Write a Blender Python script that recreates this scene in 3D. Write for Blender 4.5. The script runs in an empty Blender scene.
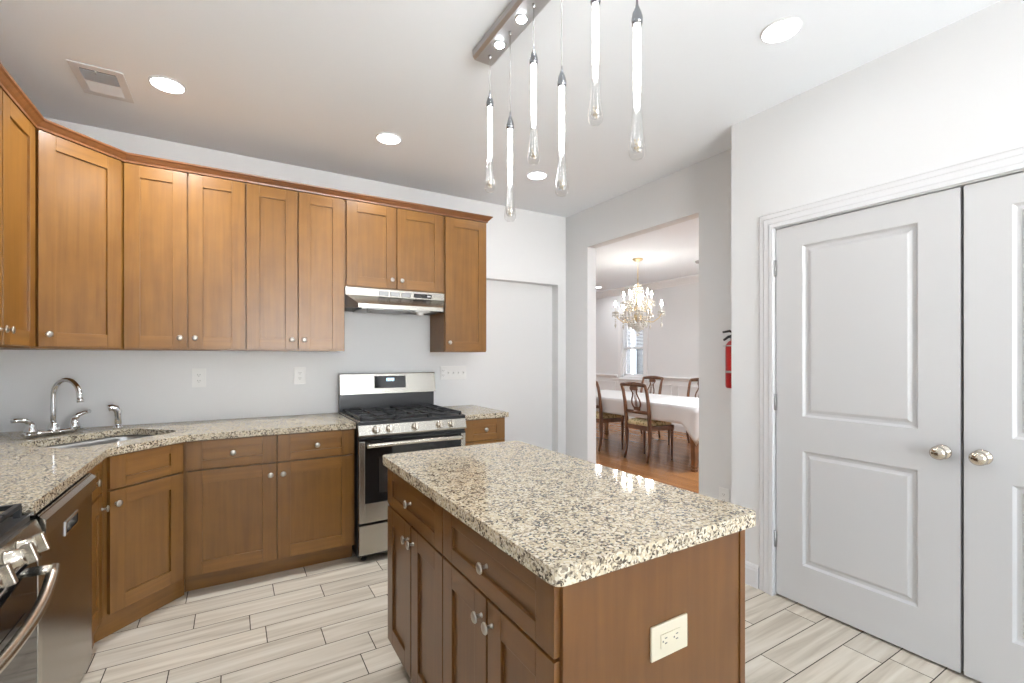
import bpy, bmesh, math, random
from mathutils import Vector, Matrix
random.seed(7)
PI = math.pi
S = bpy.context.scene
COL = S.collection

# ------------------------------------------------------------------ camera, world, exposure
CAM_H = 1.335
cd = bpy.data.cameras.new('camera')
cam = bpy.data.objects.new('camera', cd)
COL.objects.link(cam)
cam.location = (0, 0, CAM_H)
cam.rotation_euler = (PI / 2, 0, -math.radians(30.93))
cd.sensor_width = 36.0
cd.sensor_fit = 'HORIZONTAL'
cd.lens = 465.5 / 1024 * 36.0
cd.shift_y = 15.5 / 1024
cd.clip_start = 0.05
S.camera = cam

S.view_settings.view_transform = 'Standard'
S.view_settings.look = 'None'
S.view_settings.gamma = 1.0
S.view_settings.use_curve_mapping = False
S.view_settings.exposure = 0.05
S.cycles.use_denoising = True
S.cycles.max_bounces = 12
S.cycles.diffuse_bounces = 6
S.cycles.glossy_bounces = 5
S.cycles.transmission_bounces = 10
S.cycles.transparent_max_bounces = 12
S.cycles.sample_clamp_indirect = 6.0
S.cycles.caustics_reflective = False
S.cycles.caustics_refractive = False

CAN_W = 10.0        # watts of each recessed lamp
SKY_W = 30.0         # sky seen through the windows
BULB_W = 140.0       # chandelier bulbs
TUBE_W = 15.0       # lit cores of the glass pendants
SPOT_W = 60.0       # spots in the pendant canopy

w = bpy.data.worlds.new('sky')
S.world = w
w.use_nodes = True
nt = w.node_tree
bg = nt.nodes['Background']
bg.inputs['Strength'].default_value = SKY_W
tc = nt.nodes.new('ShaderNodeTexCoord')
sp = nt.nodes.new('ShaderNodeSeparateXYZ')
rp = nt.nodes.new('ShaderNodeValToRGB')
rp.color_ramp.elements[0].position = 0.0        # unseen ground glow added to light the ceiling through windows
rp.color_ramp.elements[0].color = (1.0, 1.0, 0.99, 1)
rp.color_ramp.elements[1].position = 0.04       # hazy sky
rp.color_ramp.elements[1].color = (0.34, 0.37, 0.40, 1)
e = rp.color_ramp.elements.new(0.8)
e.color = (0.25, 0.30, 0.37, 1)
nt.links.new(tc.outputs['Generated'], sp.inputs[0])
nt.links.new(sp.outputs['Z'], rp.inputs[0])
nt.links.new(rp.outputs[0], bg.inputs['Color'])


# ------------------------------------------------------------------ materials
def mat(name, col=(.8, .8, .8), rough=.5, metal=0., **k):
    m = bpy.data.materials.new(name)
    m.use_nodes = True
    b = m.node_tree.nodes['Principled BSDF']
    b.inputs['Base Color'].default_value = (*col, 1)
    b.inputs['Roughness'].default_value = rough
    b.inputs['Metallic'].default_value = metal
    for a, v in k.items():
        b.inputs[a.replace('_', ' ')].default_value = v
    return m


def N(m, t, **k):
    n = m.node_tree.nodes.new(t)
    for a, v in k.items():
        if hasattr(n, a):
            setattr(n, a, v)
        else:
            n.inputs[a].default_value = v
    return n


def L(m, a, b):
    m.node_tree.links.new(a, b)


def ramp(m, stops, interp='LINEAR'):
    n = N(m, 'ShaderNodeValToRGB')
    n.color_ramp.interpolation = interp
    e = n.color_ramp.elements
    while len(e) < len(stops):
        e.new(.5)
    for i, (p, c) in enumerate(stops):
        e[i].position = p
        e[i].color = (*c, 1)
    return n


def bsdf(m):
    return m.node_tree.nodes['Principled BSDF']


def add_bump(m, height, strength=.1, dist=.01):
    b = N(m, 'ShaderNodeBump')
    b.inputs['Strength'].default_value = strength
    b.inputs['Distance'].default_value = dist
    L(m, height, b.inputs['Height'])
    L(m, b.outputs[0], bsdf(m).inputs['Normal'])


def paint(name, col, rough, bump=.03):
    m = mat(name, col, rough)
    t = N(m, 'ShaderNodeTexCoord')
    n = N(m, 'ShaderNodeTexNoise')
    n.inputs['Scale'].default_value = 180
    n.inputs['Detail'].default_value = 3
    L(m, t.outputs['Object'], n.inputs['Vector'])
    add_bump(m, n.outputs[0], bump, .002)
    return m


def wood(name, dark, light, axis, rough=.30, coat=.0, scale=1.0):
    m = mat(name, light, rough)
    bsdf(m).inputs['Specular IOR Level'].default_value = .55
    bsdf(m).inputs['Coat Weight'].default_value = coat
    bsdf(m).inputs['Coat Roughness'].default_value = .16
    t = N(m, 'ShaderNodeTexCoord')
    oi = N(m, 'ShaderNodeObjectInfo')
    ad = N(m, 'ShaderNodeVectorMath', operation='MULTIPLY_ADD')
    cb = N(m, 'ShaderNodeCombineXYZ')
    for i in range(3):
        L(m, oi.outputs['Random'], cb.inputs[i])
    L(m, cb.outputs[0], ad.inputs[0])
    ad.inputs[1].default_value = (7.3, 5.1, 9.7)
    L(m, t.outputs['Object'], ad.inputs[2])
    mp = N(m, 'ShaderNodeMapping')
    sc = [40, 40, 40]
    sc[axis] = 2.2
    mp.inputs['Scale'].default_value = [v * scale for v in sc]
    L(m, ad.outputs[0], mp.inputs['Vector'])
    n1 = N(m, 'ShaderNodeTexNoise')
    n1.inputs['Scale'].default_value = 1.0
    n1.inputs['Detail'].default_value = 5
    n1.inputs['Distortion'].default_value = .4
    L(m, mp.outputs[0], n1.inputs['Vector'])
    n2 = N(m, 'ShaderNodeTexNoise')
    n2.inputs['Scale'].default_value = 9 * scale
    n2.inputs['Detail'].default_value = 3
    L(m, ad.outputs[0], n2.inputs['Vector'])
    mx = N(m, 'ShaderNodeMath', operation='MULTIPLY_ADD')
    L(m, n2.outputs[0], mx.inputs[0])
    mx.inputs[1].default_value = .45
    L(m, n1.outputs[0], mx.inputs[2])
    r = ramp(m, [(.45, dark), (.95, light)])
    L(m, mx.outputs[0], r.inputs[0])
    hs = N(m, 'ShaderNodeHueSaturation')
    mr = N(m, 'ShaderNodeMapRange')
    mr.inputs['To Min'].default_value = .94
    mr.inputs['To Max'].default_value = 1.06
    L(m, oi.outputs['Random'], mr.inputs[0])
    L(m, mr.outputs[0], hs.inputs['Value'])
    L(m, r.outputs[0], hs.inputs['Color'])
    L(m, hs.outputs[0], bsdf(m).inputs['Base Color'])
    return m


def brushed(name, col, rough, axis, metal=1.0):
    m = mat(name, col, rough, metal)
    t = N(m, 'ShaderNodeTexCoord')
    mp = N(m, 'ShaderNodeMapping')
    sc = [300, 300, 300]
    sc[axis] = 3
    mp.inputs['Scale'].default_value = sc
    L(m, t.outputs['Object'], mp.inputs['Vector'])
    n = N(m, 'ShaderNodeTexNoise')
    n.inputs['Scale'].default_value = 1
    n.inputs['Detail'].default_value = 2
    L(m, mp.outputs[0], n.inputs['Vector'])
    mr = N(m, 'ShaderNodeMapRange')
    mr.inputs['To Min'].default_value = rough * .8
    mr.inputs['To Max'].default_value = rough * 1.25
    L(m, n.outputs[0], mr.inputs[0])
    L(m, mr.outputs[0], bsdf(m).inputs['Roughness'])
    add_bump(m, n.outputs[0], .03, .001)
    return m


def emit(name, col, strength):
    m = bpy.data.materials.new(name)
    m.use_nodes = True
    b = bsdf(m)
    b.inputs['Base Color'].default_value = (*col, 1)
    b.inputs['Emission Color'].default_value = (*col, 1)
    b.inputs['Emission Strength'].default_value = strength
    return m


M = {}
M['wall'] = paint('wall_paint', (.74, .745, .75), .6)
M['ceil'] = paint('ceiling_paint', (.88, .915, .955), .8)
M['dceil'] = paint('dining_ceiling_paint', (.84, .875, .915), .8)
M['dtrim'] = paint('dining_trim_paint', (.84, .84, .845), .35, .015)
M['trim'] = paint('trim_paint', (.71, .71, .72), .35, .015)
M['doorpaint'] = paint('door_paint', (.59, .59, .595), .38, .015)  # trim white darkened, weaker light on the doors put into the colour
M['greige'] = paint('dining_paint', (.79, .80, .81), .6)
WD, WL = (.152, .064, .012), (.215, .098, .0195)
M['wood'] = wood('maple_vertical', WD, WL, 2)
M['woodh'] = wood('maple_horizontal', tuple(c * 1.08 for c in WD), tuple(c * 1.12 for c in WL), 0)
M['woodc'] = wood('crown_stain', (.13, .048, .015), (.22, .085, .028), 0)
ID, IL = (.096, .037, .008), (.136, .056, .012)  # island wood set darker than the other cabinets
M['iwood'] = wood('island_wood_vertical', ID, IL, 2)
M['iwoodh'] = wood('island_wood_horizontal', ID, IL, 0)
M['chair'] = wood('mahogany', (.07, .026, .011), (.19, .078, .032), 2, .3, .25)
M['chair2'] = wood('walnut', (.09, .035, .012), (.24, .105, .04), 2, .28, .4)
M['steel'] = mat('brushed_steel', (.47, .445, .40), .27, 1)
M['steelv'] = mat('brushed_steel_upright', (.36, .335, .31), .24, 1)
M['sinksteel'] = mat('sink_steel', (.42, .42, .41), .3, 1)
M['hoodside'] = mat('hood_dark_reflection', (.10, .10, .10), .35, .3)  # dark reflection on the steel hood sides put into the colour
M['canopy'] = mat('canopy_steel', (.60, .61, .63), .45, 1)
M['capmetal'] = mat('pendant_cap_metal', (.30, .31, .33), .22, 1)
M['chrome'] = mat('chrome', (.82, .83, .85), .07, 1)
M['nickel'] = mat('satin_nickel', (.48, .45, .405), .3, 1)
M['knob'] = mat('range_knob', (.62, .575, .50), .27, 1)
M['doornickel'] = mat('door_knob_metal', (.62, .56, .48), .16, 1)
M['iron'] = mat('cast_iron', (.018, .018, .019), .5)
M['enamel'] = mat('black_enamel', (.022, .023, .025), .28)
M['glassblack'] = mat('black_glass', (.012, .012, .013), .06)
M['blackgap'] = mat('black_plastic', (.012, .012, .012), .5)
M['dark'] = mat('dark_void', (.01, .008, .007), .8)
M['plate'] = mat('white_plastic', (.80, .80, .79), .35)
M['almond'] = mat('almond_plastic', (.66, .60, .46), .4)
M['slot'] = mat('slot_grey', (.12, .12, .12), .5)
M['red'] = mat('red_paint', (.42, .012, .012), .3)
M['linen'] = mat('white_linen', (.72, .72, .72), .85)
M['brass'] = mat('antique_brass', (.72, .58, .34), .3, 1)
M['blind'] = mat('blind_white', (.80, .80, .80), .6)
M['siding'] = mat('grey_siding', (.05, .052, .054), .8)
M['lens'] = emit('lamp_lens', (.98, .985, 1), 14)
M['spotlens'] = emit('spot_lens', (.93, .96, 1), SPOT_W)
M['bulb'] = emit('candle_bulb', (1, .95, .86), BULB_W)
M['tube'] = emit('glowing_glass_core', (1, .99, .97), TUBE_W)
M['display'] = emit('clock_digits', (.6, .85, 1), 3.0)
M['glass'] = mat('clear_glass', (1, 1, 1), .02, 0, Transmission_Weight=1.0, IOR=1.45)
M['crystal'] = mat('crystal', (1, .965, .89), .05, 0, Transmission_Weight=.35, IOR=1.5)

# window panes let light through
def thin_glass(name, tint=(1, 1, 1), rough=.02, ior=1.45):
    m = mat(name, (1, 1, 1), 0.)
    tr = N(m, 'ShaderNodeBsdfTransparent')
    tr.inputs['Color'].default_value = (*tint, 1)
    gl = N(m, 'ShaderNodeBsdfGlossy')
    gl.inputs['Roughness'].default_value = rough
    fr = N(m, 'ShaderNodeLayerWeight')
    pw = N(m, 'ShaderNodeMath', operation='POWER')
    L(m, fr.outputs['Facing'], pw.inputs[0])
    pw.inputs[1].default_value = 4
    ml = N(m, 'ShaderNodeMath', operation='MULTIPLY_ADD')
    L(m, pw.outputs[0], ml.inputs[0])
    ml.inputs[1].default_value = .8
    ml.inputs[2].default_value = ((ior - 1) / (ior + 1)) ** 2
    mx = N(m, 'ShaderNodeMixShader')
    L(m, ml.outputs[0], mx.inputs[0])
    L(m, tr.outputs[0], mx.inputs[1])
    L(m, gl.outputs[0], mx.inputs[2])
    L(m, mx.outputs[0], m.node_tree.nodes['Material Output'].inputs['Surface'])
    return m


M['pane'] = thin_glass('window_glass')
M['thinglass'] = thin_glass('blown_glass', (.97, .97, .97), .05, 1.6)

# pendant core : bubbly lit glass, amber swirl low in the drop
m = M['seeded'] = thin_glass('seeded_glass', (.97, .97, .96), .25, 1.5)
for nd in m.node_tree.nodes:
    if nd.type == 'MATH' and nd.operation == 'MULTIPLY_ADD':
        nd.inputs[1].default_value = .5
        nd.inputs[2].default_value = .38
m = M['amber'] = mat('amber_swirl', (.85, .66, .38), .3)

# granite
m = M['granite'] = mat('granite', (.7, .6, .45), .075)
bsdf(m).inputs['Specular IOR Level'].default_value = .6
t = N(m, 'ShaderNodeTexCoord')
nz = N(m, 'ShaderNodeTexNoise')
nz.inputs['Scale'].default_value = 55
nz.inputs['Detail'].default_value = 3
L(m, t.outputs['Object'], nz.inputs['Vector'])
va = N(m, 'ShaderNodeVectorMath', operation='MULTIPLY_ADD')
L(m, nz.outputs['Color'], va.inputs[0])
va.inputs[1].default_value = (.018, .018, .018)
L(m, t.outputs['Object'], va.inputs[2])
vo = N(m, 'ShaderNodeTexVoronoi')
vo.inputs['Scale'].default_value = 185
L(m, va.outputs[0], vo.inputs['Vector'])
sc = N(m, 'ShaderNodeSeparateColor')
L(m, vo.outputs['Color'], sc.inputs[0])
nb = N(m, 'ShaderNodeTexNoise')
nb.inputs['Scale'].default_value = 24
nb.inputs['Detail'].default_value = 2
L(m, t.outputs['Object'], nb.inputs['Vector'])
ma = N(m, 'ShaderNodeMath', operation='MULTIPLY_ADD')
L(m, nb.outputs[0], ma.inputs[0])
ma.inputs[1].default_value = .9
ma.inputs[2].default_value = -.45
mb = N(m, 'ShaderNodeMath', operation='ADD')
L(m, ma.outputs[0], mb.inputs[0])
L(m, sc.outputs[0], mb.inputs[1])
r = ramp(m, [(0, (.56, .475, .335)), (.26, (.66, .60, .48)), (.50, (.50, .43, .32)), (.62, (.33, .275, .205)),
             (.76, (.18, .145, .105)), (.88, (.07, .055, .042))], 'CONSTANT')
L(m, mb.outputs[0], r.inputs[0])
L(m, r.outputs[0], bsdf(m).inputs['Base Color'])

# wood-look floor tile (per-tile value kept in a colour attribute)
m = M['tile'] = mat('plank_tile', (.6, .55, .45), .38)
t = N(m, 'ShaderNodeTexCoord')
at = N(m, 'ShaderNodeAttribute', attribute_name='tile_id')
va = N(m, 'ShaderNodeVectorMath', operation='MULTIPLY_ADD')
L(m, at.outputs['Color'], va.inputs[0])
va.inputs[1].default_value = (31, 17, 0)
L(m, t.outputs['Object'], va.inputs[2])
mp = N(m, 'ShaderNodeMapping')
mp.inputs['Scale'].default_value = (1.6, 26, 1)
L(m, va.outputs[0], mp.inputs['Vector'])
nz = N(m, 'ShaderNodeTexNoise')
nz.inputs['Scale'].default_value = 1
nz.inputs['Detail'].default_value = 6
nz.inputs['Distortion'].default_value = .6
L(m, mp.outputs[0], nz.inputs['Vector'])
r = ramp(m, [(.30, (.46, .40, .315)), (.50, (.62, .56, .465)), (.70, (.71, .66, .57))])
L(m, nz.outputs[0], r.inputs[0])
hs = N(m, 'ShaderNodeHueSaturation')
sx = N(m, 'ShaderNodeSeparateColor')
L(m, at.outputs['Color'], sx.inputs[0])
mr = N(m, 'ShaderNodeMapRange')
mr.inputs['To Min'].default_value = .92
mr.inputs['To Max'].default_value = 1.06
L(m, sx.outputs[0], mr.inputs[0])
L(m, mr.outputs[0], hs.inputs['Value'])
L(m, r.outputs[0], hs.inputs['Color'])
L(m, hs.outputs[0], bsdf(m).inputs['Base Color'])
M['grout'] = mat('grout', (.05, .036, .026), .9)

# dining oak strip floor
m = M['oak'] = mat('oak_strip', (.35, .16, .06), .26)
t = N(m, 'ShaderNodeTexCoord')
mp = N(m, 'ShaderNodeMapping')
mp.inputs['Rotation'].default_value = (0, 0, PI / 2)
L(m, t.outputs['Object'], mp.inputs['Vector'])
br = N(m, 'ShaderNodeTexBrick')
br.inputs['Scale'].default_value = 1
br.inputs['Brick Width'].default_value = .9
br.inputs['Row Height'].default_value = .058
br.inputs['Mortar Size'].default_value = .0012
br.inputs['Color1'].default_value = (.36, .165, .06, 1)
br.inputs['Color2'].default_value = (.27, .115, .04, 1)
br.inputs['Mortar'].default_value = (.08, .03, .01, 1)
L(m, mp.outputs[0], br.inputs['Vector'])
L(m, br.outputs[0], bsdf(m).inputs['Base Color'])

# seat damask
m = M['damask'] = mat('gold_damask', (.6, .5, .28), .8)
t = N(m, 'ShaderNodeTexCoord')
vo = N(m, 'ShaderNodeTexVoronoi')
vo.inputs['Scale'].default_value = 28
L(m, t.outputs['Object'], vo.inputs['Vector'])
r = ramp(m, [(.2, (.30, .24, .11)), (.5, (.66, .55, .32))])
L(m, vo.outputs['Distance'], r.inputs[0])
L(m, r.outputs[0], bsdf(m).inputs['Base Color'])


# ------------------------------------------------------------------ mesh helpers
class MB:
    def __init__(self):
        self.bm = bmesh.new()

    def box(self, x0, x1, y0, y1, z0, z1, mi=0, bev=0.):
        bm = self.bm
        if bev:
            t = bmesh.new()
        else:
            t = bm
        vs = [t.verts.new((x, y, z)) for x in (x0, x1) for y in (y0, y1) for z in (z0, z1)]
        fs = [(0, 1, 3, 2), (4, 6, 7, 5), (0, 4, 5, 1), (2, 3, 7, 6), (0, 2, 6, 4), (1, 5, 7, 3)]
        fl = [t.faces.new([vs[i] for i in f]) for f in fs]
        for f in fl:
            f.material_index = mi
        if bev:
            bmesh.ops.bevel(t, geom=list(t.edges), offset=bev, segments=2, affect='EDGES', profile=.6)
            for f in t.faces:
                f.material_index = mi
            self.merge(t)
        return self

    def merge(self, t, mtx=None):
        t.verts.index_update()
        mp = {}
        for v in t.verts:
            mp[v] = self.bm.verts.new(mtx @ v.co if mtx else v.co)
        for f in t.faces:
            try:
                nf = self.bm.faces.new([mp[v] for v in f.verts])
                nf.material_index = f.material_index
                nf.smooth = f.smooth
            except ValueError:
                pass
        t.free()
        return self

    def prism(self, poly, z0, z1, mi=0, axis=2):
        """poly: list of 2-D points; extruded along axis (2: xy poly along z, 0: yz poly along x, 1: xz poly along y)"""
        def P(a, b, c):
            return {2: (a, b, c), 0: (c, a, b), 1: (a, c, b)}[axis]
        bm = self.bm
        A = [bm.verts.new(P(a, b, z0)) for a, b in poly]
        B = [bm.verts.new(P(a, b, z1)) for a, b in poly]
        n = len(poly)
        fl = [bm.faces.new(A[::-1]), bm.faces.new(B)]
        for i in range(n):
            fl.append(bm.faces.new([A[i], A[(i + 1) % n], B[(i + 1) % n], B[i]]))
        for f in fl:
            f.material_index = mi
        return self

    def lathe(self, prof, seg=20, mtx=None, mi=0, smooth=True):
        """prof: (r, z) list, revolved about z"""
        t = bmesh.new()
        rings = []
        for r, z in prof:
            if r < 1e-6:
                rings.append([t.verts.new((0, 0, z))])
            else:
                rings.append([t.verts.new((r * math.cos(2 * PI * i / seg), r * math.sin(2 * PI * i / seg), z)) for i in range(seg)])
        for a, b in zip(rings, rings[1:]):
            for i in range(seg):
                j = (i + 1) % seg
                if len(a) == 1 and len(b) == 1:
                    continue
                if len(a) == 1:
                    f = t.faces.new([a[0], b[j], b[i]])
                elif len(b) == 1:
                    f = t.faces.new([a[i], a[j], b[0]])
                else:
                    f = t.faces.new([a[i], a[j], b[j], b[i]])
                f.smooth = smooth
                f.material_index = mi
        if len(rings[0]) > 1:
            t.faces.new(rings[0][::-1]).material_index = mi
        if len(rings[-1]) > 1:
            t.faces.new(rings[-1]).material_index = mi
        bmesh.ops.recalc_face_normals(t, faces=list(t.faces))
        return self.merge(t, mtx)

    def tube(self, pts, r, seg=10, mi=0, flat=1.0, up=None):
        """swept tube; r scalar or list; flat squeezes the second axis"""
        pts = [Vector(p) for p in pts]
        rs = r if isinstance(r, (list, tuple)) else [r] * len(pts)
        t = bmesh.new()
        rings = []
        prev = None
        for i, p in enumerate(pts):
            d = (pts[min(i + 1, len(pts) - 1)] - pts[max(i - 1, 0)]).normalized()
            if prev is None:
                u = Vector(up) if up else (Vector((0, 0, 1)) if abs(d.z) < .9 else Vector((1, 0, 0)))
            else:
                u = prev
            u = (u - d * u.dot(d)).normalized()
            prev = u
            v = d.cross(u)
            rings.append([t.verts.new(p + u * (rs[i] * math.cos(2 * PI * k / seg)) + v * (rs[i] * flat * math.sin(2 * PI * k / seg))) for k in range(seg)])
        for a, b in zip(rings, rings[1:]):
            for k in range(seg):
                f = t.faces.new([a[k], a[(k + 1) % seg], b[(k + 1) % seg], b[k]])
                f.smooth = True
                f.material_index = mi
        t.faces.new(rings[0][::-1]).material_index = mi
        t.faces.new(rings[-1]).material_index = mi
        bmesh.ops.recalc_face_normals(t, faces=list(t.faces))
        return self.merge(t)

    def ball(self, c, r, seg=12, sq=(1, 1, 1), mi=0):
        n = 8
        prof = [(r * math.sin(PI * i / n), -r * math.cos(PI * i / n)) for i in range(n + 1)]
        prof[0] = (0, -r)
        prof[-1] = (0, r)
        mtx = Matrix.Translation(c) @ Matrix.Diagonal((*sq, 1))
        return self.lathe(prof, seg, mtx, mi)

    def build(self, name, mats, parent=None, recalc=True):
        me = bpy.data.meshes.new(name)
        if recalc:
            bmesh.ops.recalc_face_normals(self.bm, faces=list(self.bm.faces))
        self.bm.to_mesh(me)
        self.bm.free()
        for mm in (mats if isinstance(mats, (list, tuple)) else [mats]):
            me.materials.append(mm)
        o = bpy.data.objects.new(name, me)
        COL.objects.link(o)
        if parent:
            o.parent = parent
        return o


def R(axis, deg):
    return Matrix.Rotation(math.radians(deg), 4, axis)


def T(x, y, z):
    return Matrix.Translation((x, y, z))


def thing(name, label, cat, loc=(0, 0, 0), rz=0, group=None):
    o = bpy.data.objects.new(name, None)
    o.empty_display_size = .05
    COL.objects.link(o)
    o.location = loc
    o.rotation_euler = (0, 0, math.radians(rz))
    return tag(o, label, cat, group)


def tag(o, label, cat, group=None):
    o['label'] = label
    o['category'] = cat
    if group:
        o['group'] = group
    return o


def struct(o, label=None):
    o['kind'] = 'structure'
    if label:
        o['label'] = label
    return o


def copy_tree(o, parent=None, loc=None, rz=None):
    c = o.copy()
    COL.objects.link(c)
    if parent:
        c.parent = parent
    if loc is not None:
        c.location = loc
    if rz is not None:
        c.rotation_euler = (0, 0, math.radians(rz))
    for ch in [x for x in bpy.data.objects if x.parent == o]:
        copy_tree(ch, c)
    return c


def bevel(o, wdt, seg=2, ang=30):
    md = o.modifiers.new('bevel', 'BEVEL')
    md.width = wdt
    md.segments = seg
    md.limit_method = 'ANGLE'
    md.angle_limit = math.radians(ang)
    return o


# ------------------------------------------------------------------ room shell
H = 2.743
XL, XC, XR, YB, YR = -1.15, 2.604, 2.885, 3.755, -2.4
XW, YD0, YD1 = 6.86, 1.55, 8.7

b = MB()
b.box(XL - .12, 1.905, YB, YB + .10, 0, H)
b.box(1.905, 2.786, YB, YB + .10, 2.055, H)
b.box(2.786, XR + .0, YB, YB + .10, 0, H)
b.box(1.8, XR, YB + .10, YB + .20, 0, H)          # shallow recess, closed at the back
struct(b.build('wall_back', M['wall']))
b = MB()
b.box(XL - .12, XL, YR, YB, 0, H)
struct(b.build('wall_left', M['wall']))
b = MB()
b.box(XR, XR + .105, 1.745, 2.19, 0, H)
b.box(XR, XR + .105, 2.19, 3.42, 2.38, H)
b.box(XR, XR + .105, 3.42, 5.0, 0, H)
struct(b.build('wall_right', M['wall']))
b = MB()
b.box(XC, XC + .11, 1.48, 1.745, 0, H)
b.box(XC + .11, XR + .105, 1.635, 1.745, 0, H)
b.box(XC, XC + .11, -.08, 1.48, 2.053, H)
b.box(XC, XC + .11, YR, -.08, 0, H)
b.box(XC + .06, XC + .11, -.08, 1.48, 0, 2.053)
struct(b.build('wall_closet', M['wall']))
# rear wall behind the photographer, with two unseen windows placed for their daylight
b = MB()
wy0, wy1 = YR - .12, YR
b.box(XL - .12, XC + .11, wy0, wy1, 0, .62)
b.box(XL - .12, XC + .11, wy0, wy1, 2.35, H)
for xa, xb in ((XL - .12, .075), (1.025, 1.275), (2.225, XC + .11)):
    b.box(xa, xb, wy0, wy1, .62, 2.35)
struct(b.build('wall_rear', M['wall']))


def window(n, loc, rz, wd, z0, z1, blind=False, meeting=True):
    """local: x along wall, y=0 room face, frame sinks to +y"""
    root = bpy.data.objects.new('window_%d' % n, None)
    COL.objects.link(root)
    root.location = loc
    root.rotation_euler = (0, 0, math.radians(rz))
    struct(root)
    hw = wd / 2
    c = .085
    b = MB()
    b.box(-hw - c, -hw, -.022, 0, z0 - .02, z1 + c, bev=.004)
    b.box(hw, hw + c, -.022, 0, z0 - .02, z1 + c, bev=.004)
    b.box(-hw - c - .01, hw + c + .01, -.028, 0, z1, z1 + c + .01, bev=.004)
    b.box(-hw - c - .02, hw + c + .02, -.05, .0, z0 - .045, z0 - .02, bev=.004)
    b.box(-hw - c, hw + c, -.018, .0, z0 - .12, z0 - .045, bev=.004)
    for xa, xb, za, zb in ((-hw, -hw + .03, z0, z1), (hw - .03, hw, z0, z1), (-hw, hw, z0, z0 + .03), (-hw, hw, z1 - .03, z1)):
        b.box(xa, xb, 0, .11, za, zb)
    struct(b.build('window_frame', M['dtrim'], root))
    zm = (z0 + z1) / 2
    b = MB()
    for za, zb, ya in ((z0 + .03, zm + .02, .045), (zm - .02, z1 - .03, .075)):
        for xa, xb, zc, zd in ((-hw + .03, -hw + .075, za, zb), (hw - .075, hw - .03, za, zb), (-hw + .03, hw - .03, za, za + .045), (-hw + .03, hw - .03, zb - .045, zb)):
            b.box(xa, xb, ya, ya + .03, zc, zd)
    struct(b.build('window_sash', M['dtrim'], root))
    b = MB()
    b.box(-hw + .06, hw - .06, .058, .062, z0 + .05, zm)
    b.box(-hw + .06, hw - .06, .088, .092, zm, z1 - .05)
    struct(b.build('window_pane', M['pane'], root))
    return root


window(2, (.55, YR, 0), 180, .95, .62, 2.35)
window(3, (1.75, YR, 0), 180, .95, .62, 2.35)

# floor of plank tiles: joints read off the photograph for the rows in view
b = MB()
bm = b.bm
FX0, FX1, FY0, FY1 = XL, XR + .002, YR, YB + .10
known = {0: -.22, -1: .199, -2: -.167, -3: .073, -4: .138, -5: -.234, -6: -.043, -7: -.114}
TL, TW, G = .605, .1545, .0021
lay = bm.loops.layers.color.new('tile_id')
y0 = 3.0725
rows = range(-37, 6)
b.box(FX0 - .1, FX1 + .12, FY0 - .1, 4.0, -.05, -.0015, 1)
for f in bm.faces:
    f.material_index = 1
xn = {-12: 2.507, -11: 2.227, -14: 2.427}
for rI in rows:
    ya, yb = y0 + rI * TW + G, y0 + (rI + 1) * TW - G
    if ya > FY1 or yb < FY0:
        continue
    ya, yb = max(ya, FY0), min(yb, FY1)
    off = known.get(rI, xn.get(rI, random.uniform(0, TL)))
    k0 = math.floor((FX0 - off) / TL)
    x = off + k0 * TL
    while x < FX1:
        xa, xb = max(x + G, FX0), min(x + TL - G, FX1)
        if xb > xa:
            vs = [bm.verts.new((p, q, 0)) for p, q in ((xa, ya), (xb, ya), (xb, yb), (xa, yb))]
            f = bm.faces.new(vs)
            c = (random.random(), random.random(), random.random(), 1)
            for lp in f.loops:
                lp[lay] = c
            f.material_index = 0
        x += TL
struct(b.build('floor', [M['tile'], M['grout']], recalc=False))

b = MB()
b.box(XL - .12, XR + .105, YR - .12, 5.05, H, H + .1)
struct(b.build('ceiling', M['ceil']))

# dining room
b = MB()
b.box(XR + .0, XW + .15, YD0 - .1, YD1 + .1, -.05, -.001)
struct(b.build('floor_dining', M['oak']))
b = MB()
b.box(XR + .105, XW + .15, YD0 - .1, YD1 + .1, H, H + .1)
struct(b.build('ceiling_dining', M['dceil']))
# window wall with two windows
WY = (6.75, 4.05)
WZ0, WZ1 = .92, 2.12
HWD = .31
b = MB()
ys = [YD0]
for yc in sorted(WY):
    ys += [yc - HWD, yc + HWD]
ys.append(YD1)
b.box(XW, XW + .12, YD0, YD1, 0, WZ0)
b.box(XW, XW + .12, YD0, YD1, WZ1, H)
for i in range(0, len(ys), 2):
    b.box(XW, XW + .12, ys[i], ys[i + 1], WZ0, WZ1)
struct(b.build('wall_dining_window', M['greige']))
b = MB()
b.box(XR + .105, XW + .12, YD1, YD1 + .1, 0, H)
b.box(XR + .105, XW + .12, YD0 - .1, YD0, 0, H)
b.box(XR + .0, XR + .105, 5.0, YD1 + .1, 0, H)
struct(b.build('wall_dining_side', M['greige']))
w1 = window(1, (XW, WY[0], 0), -90, 2 * HWD, WZ0, WZ1)
w1['label'] = 'dining room window with white slatted blind over its upper half'
window(4, (XW, WY[1], 0), -90, 2 * HWD, WZ0, WZ1)  # unseen second window added to brighten the dining room
# white blind in the visible dining window, drawn halfway
t = thing('window_blind', 'white slatted blind drawn halfway down the dining room window', 'blind', (XW + .03, WY[0], WZ1 - .03), -90)
b = MB()
for i in range(19):
    z = -.05 - i * .028
    b.prism([(-.011, z - .006), (.011, z + .006), (.011, z + .0085), (-.011, z - .0035)], -HWD + .035, HWD - .035, axis=0)
b.build('slats', M['blind'], t)
b = MB()
b.box(-HWD + .03, HWD - .03, -.018, .018, -.04, .0)
b.build('head_rail', M['blind'], t)
b = MB()
b.box(-HWD + .035, HWD - .035, -.013, .013, -.59, -.57)
b.build('bottom_rail', M['blind'], t)

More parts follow.
